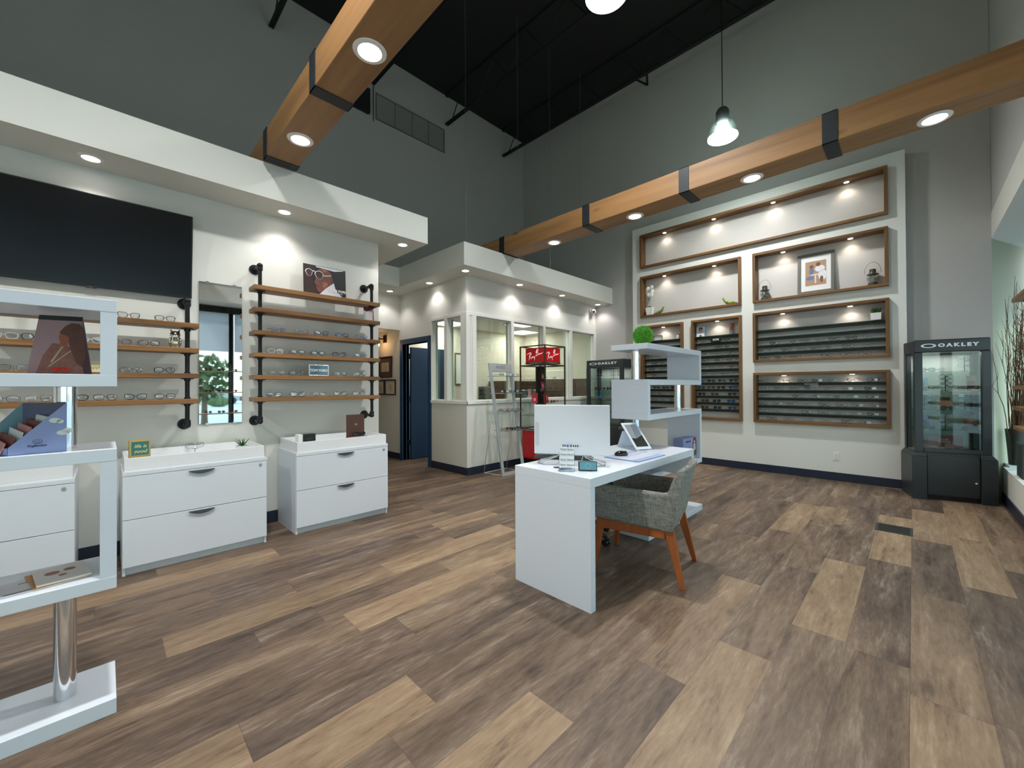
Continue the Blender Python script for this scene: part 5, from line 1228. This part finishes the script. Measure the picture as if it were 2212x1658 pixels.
card('brand_card', 'red leaning card near the corner post of the bronze tower', (4.975, 4.48, 1.079), -60, .10, .17, (176, 30, 44), [('printed_script', (226, 160, 166), [('d', .05, .06, .02, .03)])])

# ------------------------------------------------------------------ charcoal brand towers
def tower(loc, rz, W, label, hz=1.88, bz=.552, side_glass=False, D=.44):
    t = thing('eyewear_tower', label, 'display cabinet', loc, rz)
    i = .034; BD = bz
    n = 6; g = M('charcoal powder coat', (44, 50, 53), .4)
    # base with sloping shoulders at both ends
    b = B(); b.box(0, .13, 0, D, 0, BD - .05); b.box(W - .13, W, 0, D, 0, BD - .05)
    b.hexa([(0, 0, BD - .05), (.13, 0, BD - .05), (.13, D, BD - .05), (0, D, BD - .05), (i, .02, BD), (.13, .02, BD), (.13, D, BD), (i, D, BD)])
    b.hexa([(W - .13, 0, BD - .05), (W, 0, BD - .05), (W, D, BD - .05), (W - .13, D, BD - .05), (W - .13, .02, BD), (W - i, .02, BD), (W - i, D, BD), (W - .13, D, BD)])
    b.box(.13, W - .13, .03, D, .05, BD); b.out('base', g, t, bevel=.006)
    o = B().box(.137, W - .137, .018, .03, .065, BD - .03).out('base_door', g, t, bevel=.002); B().cyl((W - .17, .018, BD * .42), (W - .17, .008, BD * .42), .011, n=14).out('lock', CHROME, o)
    B().box(.13, W - .13, .06, D - .02, .0, .05).out('toe_kick', BLACK, t)
    # case
    f = .075
    c = B(); y0 = .03
    c.box(i, i + f, y0, y0 + .05, BD, hz - .15); c.box(W - i - f, W - i, y0, y0 + .05, BD, hz - .15); c.box(i + f, W - i - f, y0, y0 + .05, BD, BD + .05)
    c.out('front_frame', g, t, bevel=.006)
    B().box(i, W - i, y0, D, hz - .15, hz).out('header', g, t, bevel=.014, seg=3)
    B().box(i, W - i, D - .02, D, BD, hz - .15).out('back_panel', M('pale back panel', (172, 176, 172), .5), t)
    for x in (i, W - i - .05): B().box(x, x + .05, D - .09, D - .02, BD, hz - .15).out('rear_post', g, t)
    B().box(i + f, W - i - f, y0 + .02, y0 + .026, BD + .05, hz - .15).out('door_pane', GL('case glass', (232, 238, 236), .05), t)
    for x in (i + .004, W - i - .010): B().box(x, x + .006, y0 + .05, D - .09, BD, hz - .15).out('side_pane', MATS['case glass'], t)
    B().box(i + .01, W - i - .01, y0 + .05, D - .02, BD, BD + .012).out('case_floor', M('case floor grey', (120, 124, 124), .5), t)
    span = hz - .15 - BD - .05
    zs = [BD + .05 + span * q for q in (.24, .46, .66, .86)]
    zs = [BD + .05 + span * q for q in (.185, .395, .595, .80)]
    for z in zs: B().box(i + .012, W - i - .012, y0 + .055, D - .025, z - .005, z).out('glass_shelf', GLASSE, t)
    WH = M('white letters', (226, 230, 232), .4); k = (W - 2 * i) / .63
    zt = hz - .072
    e = B(); N_ = 28; ox = i + .125 * k
    for q in range(N_):
        a0, a1 = 2 * PI * q / N_, 2 * PI * (q + 1) / N_
        P = lambda rx, rz_, a: (ox + rx * k * math.cos(a), y0 - .0012, zt + rz_ * math.sin(a))
        e.add([P(.066, .0255, a0), P(.066, .0255, a1), P(.043, .0165, a1), P(.043, .0165, a0)], [(0, 1, 2, 3)])
    e2 = B(); e2.v = e.v + [(x, y + .0012, z) for x, y, z in e.v]; m_ = len(e.v); e2.f = e.f + [tuple(j + m_ for j in reversed(q)) for q in e.f]; e2.mi = [0] * len(e2.f)
    e2.out('logo_ellipse', WH, t)
    text('OAKLEY', .054, WH, t, (ox + .082 * k, y0 - .0008, zt), align='LEFT', bold=.0030, sx=1.25 * k, space=1.42, name='lettering')
    light('AREA', (W / 2, D / 2, hz - .16), 3.2, t, (1, .97, .92), (W - .2, .05), name='case_light')
    return t, zs
def in_tower(loc, rz, items, zs, BD, tag_):
    T = Matrix.Translation(loc) @ Matrix.Rotation(R(rz), 4, 'Z')
    cnt = {}; nr_ = {}
    for (x, lev, y, k, c, l, kind) in items:
        z = (zs[lev] if lev >= 0 else BD + .012) + .001
        ln_ = ['bottom glass shelf', 'second glass shelf', 'third glass shelf', 'top glass shelf'][lev] if lev >= 0 else 'case floor'
        if kind == 'stand':
            p = T @ Vector((x, y + .04, z)); nr_[lev] = nr_.get(lev, 0) + 1; lv = ['bottom', 'second', 'third', 'top'][lev]; rn = ORD[nr_[lev] - 1]; s = thing('riser_stand', 'black tiered riser stand, %s on the %s shelf of the %s' % (rn, lv, tag_), 'display riser', p, rz)
            B().cyl((0, 0, 0), (0, 0, .004), .03, n=12).cyl((0, 0, .004), (0, 0, .165), .004, n=6).out('post', BLACK, s)
            hs = (.06, .115, .165)
            for q, hh in enumerate(hs):
                p2 = T @ Vector((x, y + .012, z + hh - .02))
                cnt[lev] = cnt.get(lev, 0) + 1
                put_glasses(p2.x, p2.y, p2.z, rz, k, c, l, 'on %s tier of %s riser, %s shelf, %s' % (['low', 'middle', 'high'][q], rn, lv, tag_), 'eyewear stacked on risers in the ' + tag_, folded=True)
        else:
            p = T @ Vector((x, y, z)); cnt[lev] = cnt.get(lev, 0) + 1
            put_glasses(p.x, p.y, p.z, rz + random.uniform(-12, 12), k, c, l, 'on the %s of the %s, %s flat' % (ln_, tag_, ORD[cnt[lev] - 1]), 'eyewear lying in the ' + tag_, folded=True)
L1, R1 = (6.79, .015, 0), -76.5
tw, zs = tower(L1, R1, .70, 'charcoal brand display cabinet in the corner right of the display wall')
in_tower(L1, R1, [(.17, 3, .12, 'rect', 'black', 'clear', ''), (.26, 3, .14, 'round', 'gunmetal', 'clear', ''), (.50, 3, .14, 'rect', 'gunmetal', 'clear', 'stand'),
    (.34, 2, .14, 'rect', 'black', 'clear', 'stand'), (.20, 2, .12, 'rect', 'black', 'clear', ''), (.49, 2, .12, 'rect', 'black', 'clear', ''), (.57, 2, .13, 'rect', 'black', 'clear', ''),
    (.16, 1, .14, 'rect', 'black', 'clear', 'stand'), (.34, 1, .12, 'aviator', 'black', 'dark', ''), (.50, 1, .14, 'rect', 'black', 'clear', 'stand'),
    (.34, 0, .16, 'rect', 'gunmetal', 'clear', 'stand'), (.17, 0, .12, 'aviator', 'black', 'dark', ''), (.52, 0, .12, 'square', 'black', 'dark', ''),
    (.22, -1, .12, 'aviator', 'navy', 'bluelens', ''), (.38, -1, .12, 'square', 'black', 'dark', ''), (.52, -1, .12, 'aviator', 'black', 'dark', '')], zs, .552, 'corner brand cabinet')
def incard(L, Rz, x, y, z, w, h, bg, label, shp, rot=0):
    p = Matrix.Translation(L) @ Matrix.Rotation(R(Rz), 4, 'Z') @ Vector((x, y, z + .001)); card('brand_card', label, p, Rz + rot, w, h, bg, shp)
P_ = lambda c, x, z, a, b_: ('printed_figure', c, [('d', x, z, a, b_)])
incard(L1, R1, .115, .26, zs[2], .10, .16, (120, 160, 200), 'blue sport card on the third shelf of the corner brand cabinet', [P_((150, 96, 70), .045, .09, .025, .035), ('printed_shirt', (70, 50, 46), [('p', [(.01, 0), (.09, 0), (.08, .05), (.02, .05)])])])
incard(L1, R1, .545, .27, zs[2], .085, .18, (120, 84, 76), 'brown lens card on the third shelf of the corner brand cabinet', [P_((84, 44, 40), .04, .08, .033, .04)])
incard(L1, R1, .29, .27, zs[1], .14, .16, (176, 140, 110), 'portrait sport card on the second shelf of the corner brand cabinet', [P_((196, 120, 88), .07, .08, .045, .05), ('printed_cap', (60, 44, 40), [('p', [(.02, .11), (.12, .11), (.11, .15), (.03, .15)])])])
incard(L1, R1, .115, .27, zs[0], .11, .17, (64, 96, 150), 'blue arched sport card on the bottom shelf of the corner brand cabinet', [P_((40, 44, 54), .055, .06, .035, .05)])
incard(L1, R1, .52, .27, zs[0], .105, .18, (96, 66, 56), 'brown sport card on the bottom shelf of the corner brand cabinet', [P_((150, 106, 84), .05, .11, .03, .025)])
p = Matrix.Translation(L1) @ Matrix.Rotation(R(R1), 4, 'Z') @ Vector((.19, .20, .566)); t = thing('product_box', 'rose printed product box on the floor of the corner brand cabinet', 'box', p, R1)
B().box(0, .30, 0, .12, 0, .17).out('box_body', M('rose box print', (140, 84, 78), .5, var=.25, scale=14), t, bevel=.003); text('YOUR\nPURPOSE', .026, PAPER, t, (.14, -.001, .115))
L2, R2 = (6.80, 4.70, 0), -95.5
tw, zs2 = tower(L2, R2, .93, 'wider charcoal brand display cabinet between the office window and display wall', 1.865, .60, D=.46)
in_tower(L2, R2, [(.26, 3, .14, 'rect', 'tortoise', 'dark', 'stand'), (.58, 3, .14, 'rect', 'gunmetal', 'clear', 'stand'), (.74, 3, .14, 'rect', 'black', 'clear', 'stand'),
    (.22, 2, .14, 'square', 'tortoise', 'brownlens', ''), (.36, 2, .12, 'square', 'rose', 'brownlens', ''), (.52, 2, .12, 'rect', 'black', 'bluelens', ''), (.66, 2, .12, 'rect', 'black', 'clear', ''),
    (.26, 1, .14, 'aviator', 'navy', 'ice', 'stand'), (.50, 1, .12, 'rect', 'brown', 'clear', ''), (.66, 1, .12, 'rect', 'black', 'dark', ''),
    (.68, 0, .12, 'square', 'black', 'bluelens', ''), (.50, -1, .12, 'rect', 'black', 'dark', ''), (.64, -1, .12, 'rect', 'black', 'clear', ''), (.78, -1, .12, 'rect', 'black', 'dark', '')], zs2, .60, 'wider brand cabinet')
incard(L2, R2, .42, .27, zs2[2], .12, .16, (170, 96, 90), 'pink sport card on the third shelf of the wider brand cabinet', [P_((206, 140, 120), .06, .09, .035, .045)])
incard(L2, R2, .50, .27, zs2[1], .13, .16, (196, 150, 130), 'pale portrait card on the second shelf of the wider brand cabinet', [P_((150, 96, 80), .06, .08, .035, .045)])

# ------------------------------------------------------------------ corner by the front window
t = thing('branch_vase', 'tall dark vase of dry branches on the window ledge corner', 'branches in vase', (7.56, -.855, .401))
B().lathe([(.05, 0), (.06, .01), (.07, .2), (.085, .42), (.075, .42), (.06, .2), (.05, .02)], n=20).out('vase', M('smoky vase', (44, 42, 38), .3), t, smooth=True)
rnd = random.Random(5); TG = M('dry branch bark', (104, 72, 44), .8, var=.3, scale=40)
for k in range(58):
    a = rnd.uniform(R(148), R(265)); sp = rnd.uniform(.03, .50); hh = rnd.uniform(1.2, 2.15); dx_, dy_ = math.cos(a) * sp * 1.1, math.sin(a) * sp * (.95 if math.sin(a) > 0 else .5)
    pts = []
    for i in range(9):
        q = i / 8; pts.append((dx_ * q * q * .9 + dx_ * .1 * q + rnd.uniform(-.012, .012) + math.cos(a) * .03, dy_ * q + rnd.uniform(-.012, .012) + math.sin(a) * .03, .1 + (hh - .1) * q))
    b = B().tube(pts, [.006 - .0045 * i / 8 for i in range(9)], 5)
    for m_ in (5, 6, 7):
        if rnd.random() < .8:
            p = Vector(pts[m_]); b.tube([p, p + Vector((rnd.uniform(-.05, .05), rnd.uniform(-.03, .05), .08)), p + Vector((rnd.uniform(-.08, .08), rnd.uniform(-.03, .06), .18 + rnd.random() * .08))], [.003, .002, .001], 4)
    b.out('branch', TG, t, smooth='all')
t = thing('ledge_bin', 'dark green-grey box standing on the front window ledge', 'storage box', (6.42, -.96, .401))
B().box(0, .28, 0, .2, 0, .335).out('box_body', M('dark green grey', (48, 58, 54), .6), t, bevel=.008); B().box(-.004, .284, -.004, .204, .335, .345).out('box_lid', M('dark green grey', (48, 58, 54), .6), t, bevel=.003)
pipe_shelf(5.30, 6.55, (5.40, 6.45), [2.27, 1.335, 1.115, .905], 2.5, .83, 'pipe shelf on the front window piers seen edge-on at the right picture edge', rz=180, loc=(6.92, -1.225, 0), yp=-.35, yf=-.46, yb=-.26)
t = thing('window_display_rack', 'three-board sunglasses rack standing on the front ledge, seen in the wall mirror', 'display rack', (.7, -1.0, .401))
for z in (.44, .87, 1.31): B().box(0, 2.3, -.09, .09, z - .02, z).out('shelf_board', W_SHELF, t, bevel=.002)
for x in (.12, 1.15, 2.18): B().cyl((x, .07, 0), (x, .07, 1.45), .014, n=10).cyl((x, .07, 0), (x, .07, .01), .05, n=18).out('upright_pipe', STEEL, t)
for r_, z in enumerate((.841, 1.271, 1.711)):
    for i in range(7):
        st = SS[(i + r_) % 5]; put_glasses(1.05 + i * .22, -1.03, z + .001, 180 + random.uniform(-10, 10), st[0], st[1], ['dark', 'brownlens', 'dark'][i % 3], 'on the %s board of the window rack, %s along' % (['low', 'middle', 'high'][r_], ORD[i]), 'sunglasses on the window rack', folded=True)

# ------------------------------------------------------------------ inside the office
EP = EM('ceiling panel light', (255, 250, 240), 7)
for i, (x, y) in enumerate(((4.85, 6.55), (6.85, 6.45), (6.0, 5.6))):
    t = thing('ceiling_panel_light', 'square ceiling panel light inside the office, ' + ['near the door', 'near the back corner', 'over the desk'][i], 'ceiling light', (x, y, 2.62))
    b = B(); s = .30; b.box(-s, s, -s, -s + .02, -.012, 0); b.box(-s, s, s - .02, s, -.012, 0); b.box(-s, -s + .02, -s, s, -.012, 0); b.box(s - .02, s, -s, s, -.012, 0); b.out('frame', TRIMW, t)
    B().box(-s + .02, s - .02, -s + .02, s - .02, -.008, -.002).out('diffuser', EP, t)
    light('AREA', (0, 0, -.02), 9, t, (1, .97, .90), (.5, .5), name='panel_lamp')
t = thing('framed_document', 'narrow wood-framed document on the office back wall', 'framed document', (5.25, 6.929, 1.40)); b = B(); w, h, f = .45, .68, .025
b.box(0, w, -.02, 0, 0, f); b.box(0, w, -.02, 0, h - f, h); b.box(0, f, -.02, 0, f, h - f); b.box(w - f, w, -.02, 0, f, h - f); b.out('frame', W_FRAME, t); B().box(f, w - f, -.008, -.001, f, h - f).out('document', PAPER, t)
t = thing('office_task_chair', 'black chair with dark jacket over it inside the office window', 'office chair', (5.6, 5.9, 0), 30)
B().box(-.25, .25, -.25, .25, .42, .52).out('seat', FB, t, bevel=.03, seg=3); B().hexa([(-.26, .22, .55), (.26, .22, .55), (.26, .28, .55), (-.26, .28, .55), (-.24, .30, 1.32), (.24, .30, 1.32), (.24, .35, 1.32), (-.24, .35, 1.32)]).out('backrest', FB, t, bevel=.05, seg=4)
B().cyl((0, 0, .08), (0, 0, .42), .03, n=12).out('gas_post', BLACK, t)
for k in range(5): B().tube([(0, 0, .09), (.3 * math.cos(k * 1.257), .3 * math.sin(k * 1.257), .05)], .022, 6).cyl((.3 * math.cos(k * 1.257), .3 * math.sin(k * 1.257), .0), (.3 * math.cos(k * 1.257), .3 * math.sin(k * 1.257), .05), .025, n=10).out('base_arm', BLACK, t)
B().hexa([(-.27, .20, .95), (.2, .20, .85), (.2, .37, .85), (-.27, .37, .95), (-.22, .26, 1.36), (.25, .26, 1.36), (.25, .39, 1.36), (-.22, .39, 1.36)]).out('draped_jacket', M('brown grey jacket', (88, 78, 74), .8), t, bevel=.03, seg=3)
t = thing('credenza', 'dark brown credenza along the office inner wall', 'cabinet', (6.2, 6.28, 0)); DW = WOOD('dark walnut', (62, 44, 34), (96, 72, 56), 'x', .5, 8, False)
B().box(0, 1.2, .02, .62, 0, 1.48).out('body', DW, t, bevel=.004)
for x in (0, .6): B().box(x + .01, x + .59, 0, .019, .05, 1.46).out('cabinet_door', DW, t, bevel=.002)
t = thing('brown_panel', 'brown low panel behind the last office window', 'divider', (7.38, 5.02, 0)); B().box(0, .04, 0, 1.2, 0, 1.52).out('panel', DW, t)
for (x, col, lb, pr) in ((6.16, (206, 160, 158), 'pink waisted vase on the office window shelf', [(.05, 0), (.03, .09), (.05, .18), (.045, .18), (.025, .09)]), (5.98, (96, 100, 102), 'dark grey glass jar left of the pink vase', [(.06, 0), (.07, .03), (.07, .15), (.05, .17), (.045, .15)]), (6.36, (104, 108, 110), 'dark grey glass jar right of the pink vase', [(.06, 0), (.07, .03), (.07, .15), (.05, .17), (.045, .15)])):
    o = B().lathe(pr, n=18).out('vase' if 'vase' in lb[:18] else 'glass_jar', M('jar ' + str(col), col, .3), None, smooth=True, loc=(x, 5.6, 1.121)); tag(o, lb, 'vase' if 'waisted' in lb else 'jar')
t = thing('office_counter', 'white counter inside the office carrying the vase and jars', 'counter', (5.85, 5.45, 0)); B().box(0, .75, 0, .35, 1.08, 1.12).out('counter_top', LAM, t); B().box(.03, .72, .03, .32, 0, 1.08).out('body', LAMG, t)

# ------------------------------------------------------------------ sky, camera, view
w = bpy.data.worlds.new('sky'); SC.world = w; w.use_nodes = True; nt = w.node_tree; nt.nodes.clear()
wo = nt.nodes.new('ShaderNodeOutputWorld'); bg = nt.nodes.new('ShaderNodeBackground'); nt.links.new(bg.outputs[0], wo.inputs[0])
tc = nt.nodes.new('ShaderNodeTexCoord'); sx_ = nt.nodes.new('ShaderNodeSeparateXYZ'); nt.links.new(tc.outputs['Generated'], sx_.inputs[0])
cr = nt.nodes.new('ShaderNodeValToRGB'); cr.color_ramp.elements[0].position = .0; cr.color_ramp.elements[0].color = (.92, .96, 1, 1); cr.color_ramp.elements[1].position = .6; cr.color_ramp.elements[1].color = (.62, .78, 1, 1)
nt.links.new(sx_.outputs[2], cr.inputs[0]); nt.links.new(cr.outputs[0], bg.inputs[0]); bg.inputs[1].default_value = SKY
cam = bpy.data.cameras.new('camera'); co = bpy.data.objects.new('camera', cam); C.objects.link(co); SC.camera = co
YAW, PIT, ROL, F = .78137498, .00692250, -.00517643, 873.16
f = Vector((math.cos(YAW) * math.cos(PIT), math.sin(YAW) * math.cos(PIT), math.sin(PIT))); r = Vector((math.sin(YAW), -math.cos(YAW), 0)); up = r.cross(f)
r2 = math.cos(ROL) * r + math.sin(ROL) * up; u2 = -math.sin(ROL) * r + math.cos(ROL) * up
co.matrix_world = Matrix(((r2.x, u2.x, -f.x, 0), (r2.y, u2.y, -f.y, 0), (r2.z, u2.z, -f.z, 1.35), (0, 0, 0, 1)))
cam.sensor_width = 36; cam.lens = F * 36 / 2212; cam.clip_start = .02; cam.clip_end = 200
SC.view_settings.view_transform = 'Standard'; SC.view_settings.look = 'None'; SC.view_settings.gamma = 1; SC.view_settings.use_curve_mapping = False
SC.view_settings.exposure = EXPO
SC.cycles.max_bounces = 8; SC.cycles.diffuse_bounces = 5; SC.cycles.glossy_bounces = 4; SC.cycles.transparent_max_bounces = 24
SC.cycles.sample_clamp_indirect = 6; SC.cycles.caustics_reflective = False; SC.cycles.caustics_refractive = False
